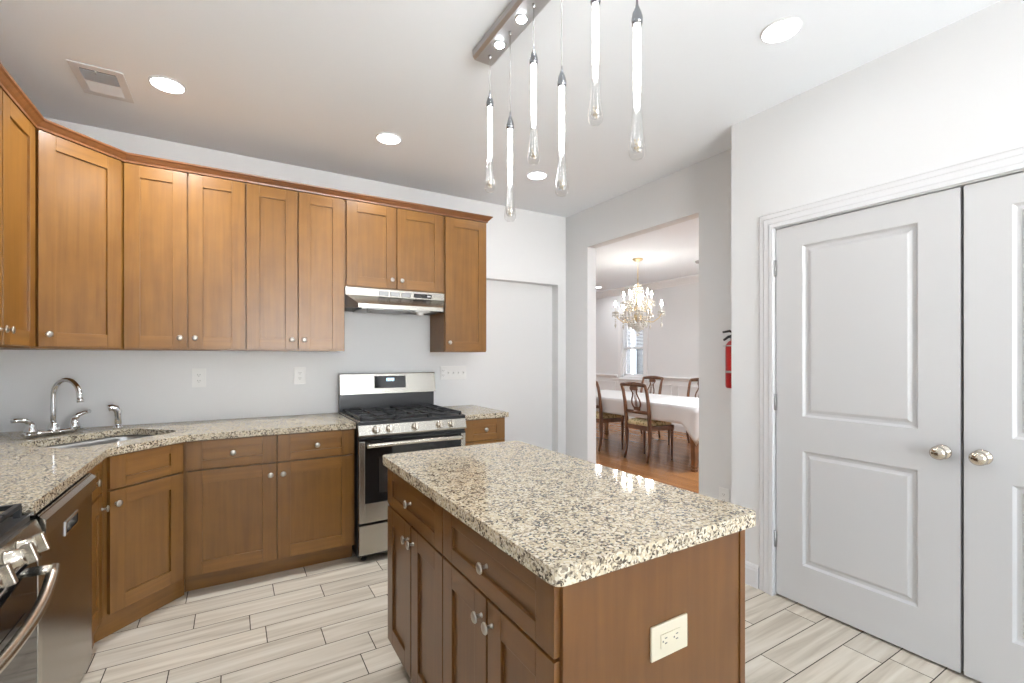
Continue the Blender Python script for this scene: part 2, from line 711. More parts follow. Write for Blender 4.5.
# dining wainscot, chair rail and crown on the window wall
def vprofile(name, prof, a0, a1, axis, m_):
    b = MB()
    b.prism(prof, a0, a1, axis=axis)
    return b.build(name, m_)

gap = [(YD0, WY[1] - HWD - .1), (WY[1] + HWD + .1, WY[0] - HWD - .1), (WY[0] + HWD + .1, YD1)]
b = MB()
for ya, yb in gap:
    b.box(XW - .008, XW, ya, yb, .0, .90)
    b.prism([(XW, .90), (XW - .012, .905), (XW - .022, .93), (XW - .036, .945), (XW - .036, .965), (XW, .97)][::1], ya, yb, axis=1)
    n = max(1, round((yb - ya) / .75))
    for k in range(n):
        p0 = ya + (yb - ya) * k / n + .07
        p1 = ya + (yb - ya) * (k + 1) / n - .07
        for q0, q1, z0, z1 in ((p0, p1, .80, .825), (p0, p1, .22, .245), (p0, p0 + .025, .22, .825), (p1 - .025, p1, .22, .825)):
            b.box(XW - .022, XW - .008, q0, q1, z0, z1)
for ya, yb in ((WY[0] - HWD - .1, WY[0] + HWD + .1), (WY[1] - HWD - .1, WY[1] + HWD + .1)):
    b.box(XW - .008, XW, ya, yb, 0, WZ0 - .12)
o = struct(b.build('trim_1', M['dtrim']), 'white wainscot panelling with chair rail on the dining window wall')
b = MB()
b.prism([(XW, H - .13), (XW - .015, H - .125), (XW - .03, H - .10), (XW - .075, H - .05), (XW - .10, H - .03), (XW - .10, H), (XW, H)], YD0, YD1, axis=1)
struct(b.build('trim_2', M['dtrim']), 'white crown moulding along the dining window wall')
# fix: prism axis 1 takes (x, z) outlines, extruded along y

# closet casing
b = MB()
prof = [(0, 0), (.022, 0), (.022, .018), (.017, .026), (.017, .052), (.012, .058), (.012, .078), (.006, .085), (0, .088)]
yL, yRr, zt = 1.482, -.082, 2.056
rings = [[b.bm.verts.new((XC - a, yy, zz)) for yy, zz in ((yL + c, 0), (yL + c, zt + c), (yRr - c, zt + c), (yRr - c, 0))] for a, c in prof]
for i in range(len(rings)):
    r0, r1 = rings[i], rings[(i + 1) % len(rings)]
    for k in range(3):
        b.bm.faces.new([r0[k], r0[k + 1], r1[k + 1], r1[k]])
for k in (0, 3):
    b.bm.faces.new([r_[k] for r_ in rings])
struct(b.build('trim_3', M['trim']), 'white moulded casing around the double closet doors')


def baseboard(name, segs):
    b = MB()
    for kind, c, a0, a1, sgn in segs:
        pr = [(0, 0), (.015, 0), (.015, .095), (.011, .105), (.011, .112), (.006, .125), (0, .13)]
        if kind == 'x':
            b.prism([(c + sgn * p, z) for p, z in pr], a0, a1, axis=1)
        else:
            b.prism([(c + sgn * p, z) for p, z in pr], a0, a1, axis=0)
    return struct(b.build(name, M['trim']))


baseboard('baseboard_right', [('x', XC, 1.571, 1.7598, -1), ('y', 1.745, XC + .0005, XR, 1), ('x', XR, 1.745, 2.19, -1), ('x', XR, 3.42, YB, -1)])
baseboard('baseboard_back', [('y', YB + .10, 1.908, 2.786, -1), ('y', YB, 2.786, XR, -1)])
baseboard('baseboard_rear', [('y', YR, XL, XC, 1), ('x', XC, YR, -.17, -1)])
baseboard('baseboard_dining', [('x', XW - .008, YD0, YD1, -1), ('y', YD1, XR + .105, XW, -1)])


# closet doors
def closet_door(n, y_hinge, sgn, label):
    """hinge edge at y_hinge; leaf runs to y_hinge - sgn*0.77"""
    root = bpy.data.objects.new('door_%d' % n, None)
    COL.objects.link(root)
    root.location = (XC + .002, y_hinge, 0)
    struct(root, label)
    wd = .768
    def Y(v):
        return -sgn * v
    st, th = .140, .035
    b = MB()
    panels = [(.222, .834), (1.016, 1.932)]
    def bx(a0, a1, z0, z1, x0=0., x1=th):
        ya, yb = sorted((Y(a0), Y(a1)))
        b.box(x0, x1, ya, yb, z0, z1)
    bx(0, st, .014, 2.046)
    bx(wd - st, wd, .014, 2.046)
    zz = .014
    for z0, z1 in panels + [(2.046, None)]:
        bx(st, wd - st, zz, z0)
        zz = z1
    for z0, z1 in panels:
        a0, a1 = st, wd - st
        # sunk moulding slopes in to a groove then rises to a flat field
        loops = [(0, 0.0), (.010, .013), (.022, .015), (.038, .0045), (.043, .004)]
        rings = []
        for ins, dx in loops:
            rings.append([b.bm.verts.new((dx, Y(p), z)) for p, z in ((a0 + ins, z0 + ins), (a1 - ins, z0 + ins), (a1 - ins, z1 - ins), (a0 + ins, z1 - ins))])
        for r0, r1 in zip(rings, rings[1:]):
            for i in range(4):
                b.bm.faces.new([r0[i], r0[(i + 1) % 4], r1[(i + 1) % 4], r1[i]])
        b.bm.faces.new(rings[-1])
        bx(a0, a1, z0, z1, .014, th)
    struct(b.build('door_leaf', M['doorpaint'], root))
    kb = MB()
    mt = T(-.0, Y(wd - .056), .929) @ R('Y', -90)
    kb.lathe([(.031, 0), (.031, .004), (.026, .009), (.013, .012), (.011, .026), (.016, .032), (.026, .040), (.0295, .050), (.027, .060), (.017, .068), (0, .071)], 28, mt)
    struct(kb.build('knob', M['doornickel'], root), 'round satin nickel door knob')
    for z in (1.83, 1.083, .32):
        hb = MB()
        hb.lathe([(.0055, -.045), (.0055, .045)], 10, T(-.004, Y(-.004), z))
        ya, yb = sorted((Y(-.004), Y(.006)))
        hb.box(-.0015, .001, ya, yb, z - .045, z + .045)
        struct(hb.build('hinge', M['slot2'], root), 'grey steel hinge')
    return root


M['slot2'] = mat('hinge_steel', (.45, .45, .45), .35, 1)
closet_door(1, 1.474, 1, 'white two-panel closet door with its hinges beside the wall corner')
closet_door(2, -.074, -1, 'white two-panel closet door cut by the edge of the photo')

# ------------------------------------------------------------------ cabinets
DT = .02


def knob(parent, x, z, y=-DT, facing=None):
    b = MB()
    b.lathe([(.0070, 0), (.0065, .002), (.0048, .004), (.0045, .015), (.009, .0185), (.0150, .0205), (.0158, .0235), (.0135, .0262), (.007, .0280), (0, .0284)], 18, T(x, y, z) @ R('X', 90))
    return b.build('knob', M['nickel'], parent)


def shaker(name, parent, x0, x1, z0, z1, fr=.072, frh=None, knobs=(), mats=('wood', 'woodh')):
    """shaker front in the local frame of its cabinet; front face at y=-DT"""
    frh = frh or fr
    b = MB()
    bv = .0015
    b.box(x0, x0 + fr, -DT, 0, z0, z1, 0, bv)
    b.box(x1 - fr, x1, -DT, 0, z0, z1, 0, bv)
    b.box(x0 + fr, x1 - fr, -DT, 0, z0, z0 + frh, 1, bv)
    b.box(x0 + fr, x1 - fr, -DT, 0, z1 - frh, z1, 1, bv)
    b.box(x0 + fr - .002, x1 - fr + .002, -DT + .009, -.003, z0 + frh - .002, z1 - frh + .002, 1 if (x1 - x0) > 1.4 * (z1 - z0) else 0)
    o = b.build(name, [M[q] for q in mats], parent)
    for kx, kz in knobs:
        knob(o, kx, kz)
    return o


UZ0, UZ1 = 1.376, 2.455
UD0, UD1 = 1.386, 2.449


def upper(label, loc, rz, wd, depth, doors, z0=UZ0, dz0=UD0):
    t = thing('wall_cabinet', label, 'cabinet', (loc[0], loc[1], z0), rz, 'stained wood wall cabinets')
    b = MB()
    b.box(0, wd, 0, depth, 0, UZ1 - z0)
    b.build('body', M['wood'], t)
    for x0, x1, kx in doors:
        shaker('door', t, x0, x1, dz0 - z0, UD1 - z0, knobs=[(kx, dz0 - z0 + .064)])
    return t


FY = YB - .305
g = .009
upper('two-door wall cabinet over the left wall counter, cut by the edge of the photo', (XL + .305, 2.375), 90, .77, .303,
      [(.01, .385 - g / 2, .385 - .032), (.385 + g / 2, .76, .385 + .032)])
# diagonal corner cabinet
t = thing('wall_cabinet', 'diagonal corner wall cabinet with one wide door above the sink', 'cabinet', (XL + .305, YB - .61, UZ0), 45, 'stained wood wall cabinets')
dw = .305 * math.sqrt(2)
inv = Matrix.Rotation(-math.radians(45), 3, 'Z')
def dloc(px, py, base):
    v = inv @ Vector((px - base[0], py - base[1], 0))
    return (v.x, v.y)
base = (XL + .305, YB - .61)
poly = [dloc(px, py, base) for px, py in ((XL + .305, YB - .61), (XL + .61, YB - .305), (XL + .61, YB - .002), (XL + .002, YB - .002), (XL + .002, YB - .61))]
b = MB()
b.prism(poly, 0, UZ1 - UZ0)
b.build('body', M['wood'], t)
shaker('door', t, .020, .403, UD0 - UZ0, UD1 - UZ0, knobs=[(.020 + .032, .072)])
upper('two-door wall cabinet left of centre, right beside the diagonal corner one', (-.54, FY), 0, .61, .303,
      [(.004, .305 - g / 2, .305 - .039), (.305 + g / 2, .605, .305 + .037)])
upper('full-height two-door wall cabinet directly left of the range hood', (.07, FY), 0, .61, .303,
      [(.004, .305 - g / 2, .305 - .039), (.305 + g / 2, .597, .305 + .037)])
upper('short two-door wall cabinet directly above the range hood', (.68, FY), 0, .757, .303,
      [(.010, .370 - g / 2, .370 - .038), (.370 + g / 2, .742, .370 + .036)], z0=1.836, dz0=1.842)
upper('narrow single-door wall cabinet right of the range hood', (1.437, FY), 0, .376, .303,
      [(.006, .37, .006 + .03)])
# crown along the cabinet tops
b = MB()
pts = [(XL + .305 + DT, 2.375), (XL + .305 + DT, YB - .61), (XL + .61, FY - DT), (1.815, FY - DT), (1.815, YB - .003)]
def offset_poly(p, d):
    out = []
    n = len(p)
    for i in range(n):
        def nrm(a, c):
            v = Vector((c[0] - a[0], c[1] - a[1])).normalized()
            return Vector((v.y, -v.x))
        if i == 0:
            q = Vector(p[0]) + nrm(p[0], p[1]) * d
        elif i == n - 1:
            q = Vector(p[-1]) + nrm(p[-2], p[-1]) * d
        else:
            n0, n1 = nrm(p[i - 1], p[i]), nrm(p[i], p[i + 1])
            m_ = (n0 + n1).normalized()
            q = Vector(p[i]) + m_ * (d / max(.2, m_.dot(n0)))
        out.append((q.x, q.y))
    return out
# diagonal front line lies DT in front of its carcass
pts[1] = (XL + .305 + DT, YB - .61 - DT * math.tan(math.radians(22.5)) + .0)
pts[2] = (XL + .61 + DT * math.tan(math.radians(22.5)), FY - DT)
cprof = [(-.02, UZ1 - .002), (.004, UZ1 - .002), (.006, UZ1 + .008), (.014, UZ1 + .016), (.026, UZ1 + .030), (.034, UZ1 + .036), (.036, UZ1 + .044), (-.02, UZ1 + .044)]
rings = [[b.bm.verts.new((*q, z)) for q in offset_poly(pts, d)] for d, z in cprof]
n = len(rings)
for i in range(n):
    r0, r1 = rings[i], rings[(i + 1) % n]
    for k in range(len(pts) - 1):
        b.bm.faces.new([r0[k], r0[k + 1], r1[k + 1], r1[k]])
for k in (0, -1):
    b.bm.faces.new([r_[k] for r_ in rings])
tag(b.build('crown_molding', M['woodc']), 'dark stained crown strip running along the tops of the wall cabinets', 'molding')

# base cabinets
BZ0, BZ1 = .105, .872
DRZ = (.709, .866)
DOZ = (.120, .699)
BD = .61
BFY = YB - BD


def base_cab(label, loc, rz, wd, depth, fronts, toe=.078):
    t = thing('base_cabinet', label, 'cabinet', (loc[0], loc[1], 0), rz, 'stained wood base cabinets')
    b = MB()
    b.box(0, wd, 0, depth, BZ0, BZ1)
    b.build('body', M['wood'], t)
    b = MB()
    b.box(0, wd, toe, toe + .018, 0, BZ0)
    b.build('toe_kick', M['woodh'], t)
    for kind, x0, x1, z0, z1, ks in fronts:
        shaker(kind, t, x0, x1, z0, z1, fr=.072, frh=.046 if kind == 'drawer' else .072, knobs=ks)
    return t


zk = sum(DRZ) / 2
base_cab('wide base cabinet with two drawers over two doors, left of the gas range', (-.236, BFY), 0, .918, BD - .003, [
    ('drawer', .016, .457, *DRZ, [(.236, zk)]), ('drawer', .465, .906, *DRZ, [(.686, zk)]),
    ('door', .016, .457, *DOZ, [(.457 - .03, DOZ[1] - .066)]), ('door', .465, .906, *DOZ, [(.465 + .03, DOZ[1] - .066)])])
base_cab('small base cabinet with one drawer, right of the gas range', (1.456, BFY), 0, .362, BD - .003, [
    ('drawer', .01, .352, *DRZ, [(.181, zk)]), ('door', .01, .352, *DOZ, [(.04, DOZ[1] - .066)])])
base_cab('narrow base cabinet between the dishwasher and the corner sink', (XL + BD, 2.495), 90, .346, BD - .003, [
    ('drawer', .012, .336, *DRZ, [(.16, zk)]), ('door', .012, .336, *DOZ, [(.336 - .02, DOZ[1] - .066)])], toe=.012)
# diagonal sink base
t = thing('base_cabinet', 'diagonal corner base cabinet under the sink with one door and drawer front', 'cabinet', (XL + BD, YB - .914, 0), 45, 'stained wood base cabinets')
base = (XL + BD, YB - .914)
dw = .304 * math.sqrt(2)
poly = [dloc(px, py, base) for px, py in ((XL + BD, YB - .914), (XL + .914, YB - BD), (XL + .914, YB - .003), (XL + .003, YB - .003), (XL + .003, YB - .914))]
b = MB()
b.prism(poly, BZ0, .66)
for p0, p1 in zip(poly, poly[1:] + poly[:1]):      # carcass walls around the sink bowl
    v0, v1 = Vector(p0), Vector(p1)
    d = (v1 - v0).normalized()
    nn = Vector((-d.y, d.x)) * .018
    b.prism([tuple(v0), tuple(v1), tuple(v1 + nn), tuple(v0 + nn)], .66, BZ1)
b.build('body', M['wood'], t)
b = MB()
b.box(-.03, dw + .03, .028, .046, 0, BZ0)
b.build('toe_kick', M['woodh'], t)
shaker('drawer', t, .040, .413, *DRZ, fr=.072, frh=.046)
shaker('door', t, .040, .413, *DOZ, fr=.072, knobs=[(.066, DOZ[1] - .06)])

# ------------------------------------------------------------------ countertops
CT0, CT1 = .872, .908


def loop_pts(cx, cy, hx, hy, r, rot, n=6):
    out = []
    for sx, sy, a0 in ((1, 1, 0), (-1, 1, 90), (-1, -1, 180), (1, -1, 270)):
        for k in range(n + 1):
            a = math.radians(a0 + 90 * k / n)
            out.append((sx * (hx - r) + r * math.cos(a), sy * (hy - r) + r * math.sin(a)))
    c, s = math.cos(rot), math.sin(rot)
    return [(cx + x * c - y * s, cy + x * s + y * c) for x, y in out]


def slab(name, outer, hole, z0, z1, m_, bev=.007):
    b = MB()
    bm = b.bm
    for z, up in ((z1, 1), (z0, 0)):
        es = []
        for lp in [outer] + ([hole] if hole else []):
            vs = [bm.verts.new((*p, z)) for p in lp]
            es += [bm.edges.new((vs[i], vs[(i + 1) % len(vs)])) for i in range(len(vs))]
        bmesh.ops.triangle_fill(bm, edges=es, use_beauty=True, use_dissolve=False)
    bm.verts.ensure_lookup_table()
    for lp in [outer] + ([hole] if hole else []):
        n = len(lp)
        def find(p, z):
            return min(bm.verts, key=lambda v: (v.co - Vector((*p, z))).length)
        A = [find(p, z0) for p in lp]
        B = [find(p, z1) for p in lp]
        for i in range(n):
            bm.faces.new([A[i], A[(i + 1) % n], B[(i + 1) % n], B[i]])
    o = b.build(name, m_)
    return bevel(o, bev, 3, 40)


def rounded(poly, r, n=5):
    """round the corners listed as (x, y, r)"""
    out = []
    N_ = len(poly)
    for i, p in enumerate(poly):
        rr = p[2] if len(p) > 2 else 0
        P0, P1, P2 = Vector(poly[i - 1][:2]), Vector(p[:2]), Vector(poly[(i + 1) % N_][:2])
        if not rr:
            out.append((P1.x, P1.y))
            continue
        a, c = P1 + (P0 - P1).normalized() * rr, P1 + (P2 - P1).normalized() * rr
        for k in range(n + 1):
            t_ = k / n
            q = a * (1 - t_) ** 2 + P1 * 2 * t_ * (1 - t_) + c * t_ ** 2
            out.append((q.x, q.y))
    return out


cfx, cfy = XL + .65, YB - .65        # front edges of the two runs
k = .04 * math.tan(math.radians(22.5))
outer = rounded([(XL + .002, 1.885), (cfx, 1.885, .006), (cfx, YB - .914 - k, .03), (XL + .914 + k, cfy, .03), (.684, cfy, .006), (.684, YB - .002), (XL + .002, YB - .002)], 0)
SKC, SKR = (-.590, 3.243), math.radians(45)
hole = loop_pts(*SKC, .278, .210, .09, SKR)
o = slab('countertop', outer, hole, CT0, CT1, M['granite'])
tag(o, 'speckled granite worktop wrapping the corner around the sink', 'countertop')
o = slab('countertop', rounded([(1.456, YB - .002), (1.456, cfy, .006), (1.838, cfy, .02), (1.838, YB - .002)], 0), None, CT0, CT1, M['granite'])
tag(o, 'small granite worktop piece on the right of the gas range', 'countertop')
o = slab('countertop', rounded([(.554, .752, .03), (1.25, .752, .03), (1.25, 2.035, .03), (.554, 2.035, .03)], 0), None, .870, .908, M['granite'], .013)
tag(o, 'large rectangular granite top of the kitchen island', 'countertop')

# sink bowl
t = thing('kitchen_sink', 'stainless steel sink bowl set under the corner worktop', 'sink', (SKC[0], SKC[1], CT0), 45)
b = MB()
bm = b.bm
rings = []
for hx, hy, r_, z in ((.294, .226, .10, -.001), (.283, .215, .092, -.001), (.280, .212, .09, -.02), (.272, .204, .085, -.16), (.25, .18, .07, -.185), (.05, .04, .03, -.19)):
    rings.append([bm.verts.new((*p, z)) for p in loop_pts(0, 0, hx, hy, r_, 0)])
for r0, r1 in zip(rings, rings[1:]):
    n = len(r0)
    for i in range(n):
        f = bm.faces.new([r0[i], r0[(i + 1) % n], r1[(i + 1) % n], r1[i]])
        f.smooth = True
bm.faces.new(rings[-1])
b.build('bowl', M['sinksteel'], t)
b = MB()
b.lathe([(.045, 0), (.045, .003), (.03, .003), (.028, .001), (0, .001)], 24, T(0, 0, -.19))
b.build('drain', M['chrome'], t)

# faucet : bridge body, gooseneck, two lever handles (local x along the diagonal, -y towards the room)
FZ = CT1 + .003
t = thing('kitchen_faucet', 'chrome gooseneck faucet with two lever handles behind the sink', 'faucet', (-.853, 3.515, FZ), 45)
b = MB()
b.tube([(-.135, 0, .012), (-.1, 0, .012), (0, 0, .012), (.1, 0, .012), (.135, 0, .012)], [.016, .024, .027, .024, .016], 14, flat=.55, up=(0, 1, 0))
b.lathe([(.027, 0), (.027, .012), (.022, .035), (.016, .045), (.014, .055), (0, .055)], 20, T(0, 0, .012))
b.build('deck_bridge', M['chrome'], t)
b = MB()
path = [(0, 0, .05), (0, 0, .12), (0, 0, .215)]
for i in range(1, 15):
    a = PI * i / 14 * 1.0
    path.append((0, -.098 + .098 * math.cos(a), .207 + .092 * math.sin(a)))
path.append((0, -.198, .195))
b.tube(path, .0125, 14)
b.lathe([(.0115, .02), (.0145, .016), (.0145, 0), (.011, 0)], 16, T(0, -.199, .178))
b.build('spout', M['chrome'], t)
for sx in (-1, 1):
    b = MB()
    b.lathe([(.027, 0), (.027, .02), (.022, .026), (.022, .044), (.018, .054), (.010, .062), (0, .064)], 18, T(sx * .1, 0, .014))
    hd = (sx * .074, -.01 if sx > 0 else .012, .018 if sx > 0 else .004)
    b.tube([(sx * .1, 0, .068), (sx * .1 + hd[0] * .25, hd[1] * .3, .085 + hd[2] * .3), (sx * .1 + hd[0] * .6, hd[1] * .7, .088 + hd[2] * .7), (sx * .1 + hd[0], hd[1], .088 + hd[2])], [.015, .013, .011, .012], 12)
    b.build('handle', M['chrome'], t)
t = thing('sink_sprayer', 'chrome pull-out sprayer standing right of the faucet', 'sprayer', (-.590, 3.600, FZ), 20)
b = MB()
b.lathe([(.024, 0), (.024, .006), (.018, .014), (.016, .02), (0, .02)], 18)
b.build('escutcheon', M['chrome'], t)
b = MB()
b.tube([(0, 0, .018), (0, 0, .06), (0, 0, .10), (-.010, 0, .118), (-.030, 0, .126), (-.048, 0, .121)], [.0155, .017, .020, .021, .019, .020], 14)
b.build('spray_head', M['chrome'], t)

# ------------------------------------------------------------------ island
IX, IY1, IY0 = .597, 2.005, .782        # face plane x, far and near end
IW = IY1 - IY0
t = thing('kitchen_island', 'dark wooden island cabinet with drawers, doors and a plain end panel', 'island', (IX, IY1, 0), -90)
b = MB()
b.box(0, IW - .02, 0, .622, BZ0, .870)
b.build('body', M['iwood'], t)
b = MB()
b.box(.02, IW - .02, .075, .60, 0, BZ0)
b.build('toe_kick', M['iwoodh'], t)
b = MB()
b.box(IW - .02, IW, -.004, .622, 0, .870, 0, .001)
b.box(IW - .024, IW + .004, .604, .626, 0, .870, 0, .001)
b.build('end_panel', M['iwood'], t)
IDR, IDO = (.700, .860), (.112, .692)
hw = (IW - .008) / 2
for k in range(2):
    x0 = k * hw + .004 if k else -.012
    x1 = x0 + hw - .006 if k else hw - .002
    xm = (x0 + x1) / 2
    zc = sum(IDR) / 2
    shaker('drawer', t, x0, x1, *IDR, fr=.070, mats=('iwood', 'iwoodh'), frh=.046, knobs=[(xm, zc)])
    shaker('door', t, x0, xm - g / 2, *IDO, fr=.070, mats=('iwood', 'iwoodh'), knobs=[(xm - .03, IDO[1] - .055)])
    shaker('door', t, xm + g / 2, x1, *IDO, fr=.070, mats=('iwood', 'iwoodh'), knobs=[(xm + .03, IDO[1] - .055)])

# outlets -------------------------------------------------------------
def outlet(name, label, cat, loc, rz, wd, ht, kinds, m_, horizontal=False):
    """local x right, y into the wall; kinds: list of (x, 'duplex'|'decora'|'switch')"""
    t = thing(name, label, cat, loc, rz)
    b = MB()
    b.box(-wd / 2, wd / 2, -.006, 0, -ht / 2, ht / 2, 0, .002)
    b.build('plate', m_, t)
    for x, kd in kinds:
        b = MB()
        if kd == 'switch':
            b.box(x - .006, x + .006, -.008, -.0055, -.013, .013)
            b.prism([(-.008, -.006), (-.019, .005), (-.018, .009), (-.008, .006)], x - .004, x + .004, axis=0)
            o = b.build('toggle', m_, t)
            continue
        f = (lambda u, v: (x + u, v)) if not horizontal else (lambda u, v: (x + v, -u))
        def rect(u0, u1, v0, v1, y0, y1, mi):
            a, c = f(u0, v0), f(u1, v1)
            b.box(min(a[0], c[0]), max(a[0], c[0]), y0, y1, min(a[1], c[1]), max(a[1], c[1]), mi)
        if kd == 'decora':
            rect(-.0165, .0165, -.034, .034, -.0085, -.0055, 0)
        for s in (-1, 1):
            if kd == 'duplex':
                rect(-.017, .017, s * .0195 - .014, s * .0195 + .014, -.0085, -.0055, 0)
            rect(-.0075, -.0050, s * .0195 - .002, s * .0195 + .006, -.0090, -.0084, 1)
            rect(.0050, .0075, s * .0195 - .002, s * .0195 + .006, -.0090, -.0084, 1)
            rect(-.002, .002, s * .0195 - .010, s * .0195 - .006, -.0090, -.0084, 1)
        b.build('socket', [m_, M['slot']], t)
    return t


outlet('wall_outlet', 'white wall outlet above the worktop, nearer to the sink', 'outlet', (-.196, YB, 1.195), 0, .079, .125, [(0, 'decora')], M['plate'])
outlet('wall_outlet', 'white wall outlet above the worktop, nearer to the gas range', 'outlet', (.423, YB, 1.198), 0, .079, .125, [(0, 'duplex')], M['plate'])
outlet('switch_plate', 'wide white plate with an outlet and four switches, right of the range backguard', 'switch', (1.65, YB, 1.197), 0, .247, .118,
       [(-.096, 'duplex'), (-.048, 'switch'), (0, 'switch'), (.048, 'switch'), (.096, 'switch')], M['plate'])
outlet('wall_outlet', 'low white wall outlet left of the closet corner, just over the island edge', 'outlet', (XR, 1.985, .375), -90, .079, .125, [(0, 'duplex')], M['plate'])
outlet('island_outlet', 'cream outlet plate mounted sideways on the island end panel', 'outlet', (.915, IY0, .650), 0, .128, .082, [(0, 'decora')], M['almond'], True)

# ------------------------------------------------------------------ gas ranges
def gas_range(label, loc, rz, dz=0., big=False):
    """local: x 0..W left to right, front plane y=0, body to +y; dz shifts the cooktop level"""
    W, D = .757, .645
    Zc = .918 + dz
    t = thing('gas_range', label, 'range', loc, rz)
    b = MB()
    b.box(.002, W - .002, .012, D, .035, Zc - .012)
    b.build('body', M['enamel'], t)
    for x in (.05, W - .05):
        for y in (.05, D - .05):
            f = MB()
            f.lathe([(.018, 0), (.018, .01), (.012, .014), (.012, .04)], 12, T(x, y, 0))
            f.build('foot', M['blackgap'], t)
    # cooktop with raised rim
    b = MB()
    b.box(0, W, .003 if big else -.012, D - .03, Zc - (.042 if big else .028), Zc - .004, 0, .003)
    b.box(0, .012, -.008, D - .03, Zc - .006, Zc + .003, 1)
    b.box(W - .012, W, -.008, D - .03, Zc - .006, Zc + .003, 1)
    b.build('cooktop', [M['enamel'], M['steel']], t)
    # control panel, sloped
    zt, zb = Zc - .022, Zc - .098
    b = MB()
    b.prism([(-.010, zt), (.03, zt), (.03, zb), (-.028, zb), (-.030, zb + .01)], .0, W, axis=0)
    b.build('control_panel', M['steel'], t)
    sl = math.degrees(math.atan2(.02, .066))
    kl = .012 if big else 0.
    for x in ((.157, .239, .378, .519, .601) if big else (.112, .200, .376, .552, .640)):
        kb = MB()
        yk = -.0215
        mt = T(x, yk, (zt + zb) / 2 + .002) @ R('X', 90 - sl)
        kb.lathe([(.026, 0), (.026, .003), (.022, .004), (.0215, .018 + kl), (.020, .022 + kl), (0, .022 + kl)], 24, mt)
        tb = bmesh.new()
        tmp = MB()
        tmp.box(-.008, .008, -.025, .025, .016 + kl, .040 + kl, 0, .003)
        kb.merge(tmp.bm, mt)
        tb.free()
        kb.build('knob', M['knob'], t)
    # oven door
    zd1, zd0 = Zc - .118, .262 + dz * .3
    d = MB()
    d.box(.004, W - .004, -.0, .012, zd0, zd1)
    d.box(.004, .040, -.024, 0, zd0, zd1 - .012, 0, .003)
    d.box(W - .040, W - .004, -.024, 0, zd0, zd1 - .012, 0, .003)
    d.box(.040, W - .040, -.024, 0, zd0, zd0 + .125, 0, .003)
    dd = d.build('oven_door', M['steel'], t)
    d = MB()
    d.box(.040, W - .040, -.022, 0, zd0 + .125, zd1)
    d.box(.004, .040, -.020, 0, zd1 - .012, zd1)
    d.box(W - .040, W - .004, -.020, 0, zd1 - .012, zd1)
    d.build('door_glass', M['glassblack'], dd)
    d = MB()
    d.box(.13, W - .13, -.0235, -.0215, zd0 + .185, zd1 - .12)
    d.build('door_window', mat('oven_window', (.03, .028, .027), .08), dd)
    d = MB()
    n = 22
    pts_ = []
    for i in range(n + 1):
        s = i / n
        bow = .020 * (1 - (2 * s - 1) ** 2)
        sag = .046 * (1 - abs(2 * s - 1) ** 3) if big else -bow * .35
        pts_.append((.045 + (W - .09) * s, -.058 - bow, zd1 - .038 - sag))
    d.tube(pts_, .0145, 14, up=(0, 0, 1))
    for x in (.06, W - .06):
        d.tube([(x, -.018, zd1 - .036), (x, -.060, zd1 - .036)], .013, 12)
    d.build('handle', M['knob'], dd)
    # vent slots between door and panel
    d = MB()
    d.box(.006, W - .006, -.014, .02, zd1 + .002, zb - .001)
    for i in range(16):
        x = .05 + i * (W - .1) / 15
        d.box(x - .014, x + .014, -.017, -.012, zd1 + .008, zd1 + .013)
    d.build('vent_strip', M['blackgap'], t)
    # drawer
    d = MB()
    d.box(.004, W - .004, -.022, .01, .055, zd0 - .016, 0, .003)
    d.build('storage_drawer', M['steel'], t)
    # backguard
    bz = Zc + .29
    d = MB()
    d.box(0, W, D - .035, D, Zc - .01, Zc + .14)
    d.build('back_panel', M['enamel'], t)
    d = MB()
    d.prism([(D - .075, Zc + .132), (D - .058, bz - .006), (D - .050, bz), (D, bz), (D, Zc + .132)], .0, W, axis=0)
    bgd = d.build('backguard', M['steel'], t)
    d = MB()
    def bgy(z):
        return D - .075 + (z - Zc - .132) / (bz - .006 - Zc - .132) * .017
    z0, z1 = Zc + .172, Zc + .268
    d.prism([(bgy(z0) - .002, z0), (bgy(z1) - .002, z1), (bgy(z1) + .006, z1), (bgy(z0) + .006, z0)], .255, .505, axis=0)
    d.build('display', M['glassblack'], bgd)
    d = MB()
    for i, x in enumerate((.352, .366, .384, .398)):
        zz = Zc + .237
        segs = [(0, .010, .0105, .0125), (0, .010, -.001, .001), (0, .010, -.0125, -.0105), (-.001, .001, 0, .0125), (.009, .011, 0, .0125), (.009, .011, -.0125, 0), (-.001, .001, -.0125, 0)]
        for a0, a1, c0, c1 in segs:
            d.box(x + a0, x + a1, bgy(zz) - .0032, bgy(zz) - .0018, zz + c0, zz + c1)
    d.build('clock_digits', M['display'], bgd)
    # burners and grates
    for x, y, r_ in ((.16, .15, .05), (.16, .42, .04), (.378, .285, .055), (.597, .15, .045), (.597, .42, .04)):
        d = MB()
        d.lathe([(r_ * 1.15, 0), (r_ * 1.1, .008), (r_, .010), (r_, .018), (r_ * .8, .023), (0, .023)], 20, T(x, y, Zc - .004))
        d.build('burner', M['iron'], t)
    gz = Zc + (.034 if big else .024)
    for x0, x1 in ((.02, .258), (.262, .495), (.499, .737)):
        d = MB()
        y0_, y1_ = .015, .565
        bw = .007
        for xa in (x0, x1 - 2 * bw):
            d.box(xa, xa + 2 * bw, y0_, y1_, gz - .014, gz, 0, .002)
        for ya in (y0_, y1_ - 2 * bw, (y0_ + y1_) / 2 - bw):
            d.box(x0, x1, ya, ya + 2 * bw, gz - .014, gz, 0, .002)
        xm = (x0 + x1) / 2
        d.box(xm - bw, xm + bw, y0_, y1_, gz - .014, gz + .004, 0, .002)
        for ya in (.15, .42):
            d.box(x0 + .03, x1 - .03, ya - bw, ya + bw, gz - .014, gz + .004, 0, .002)
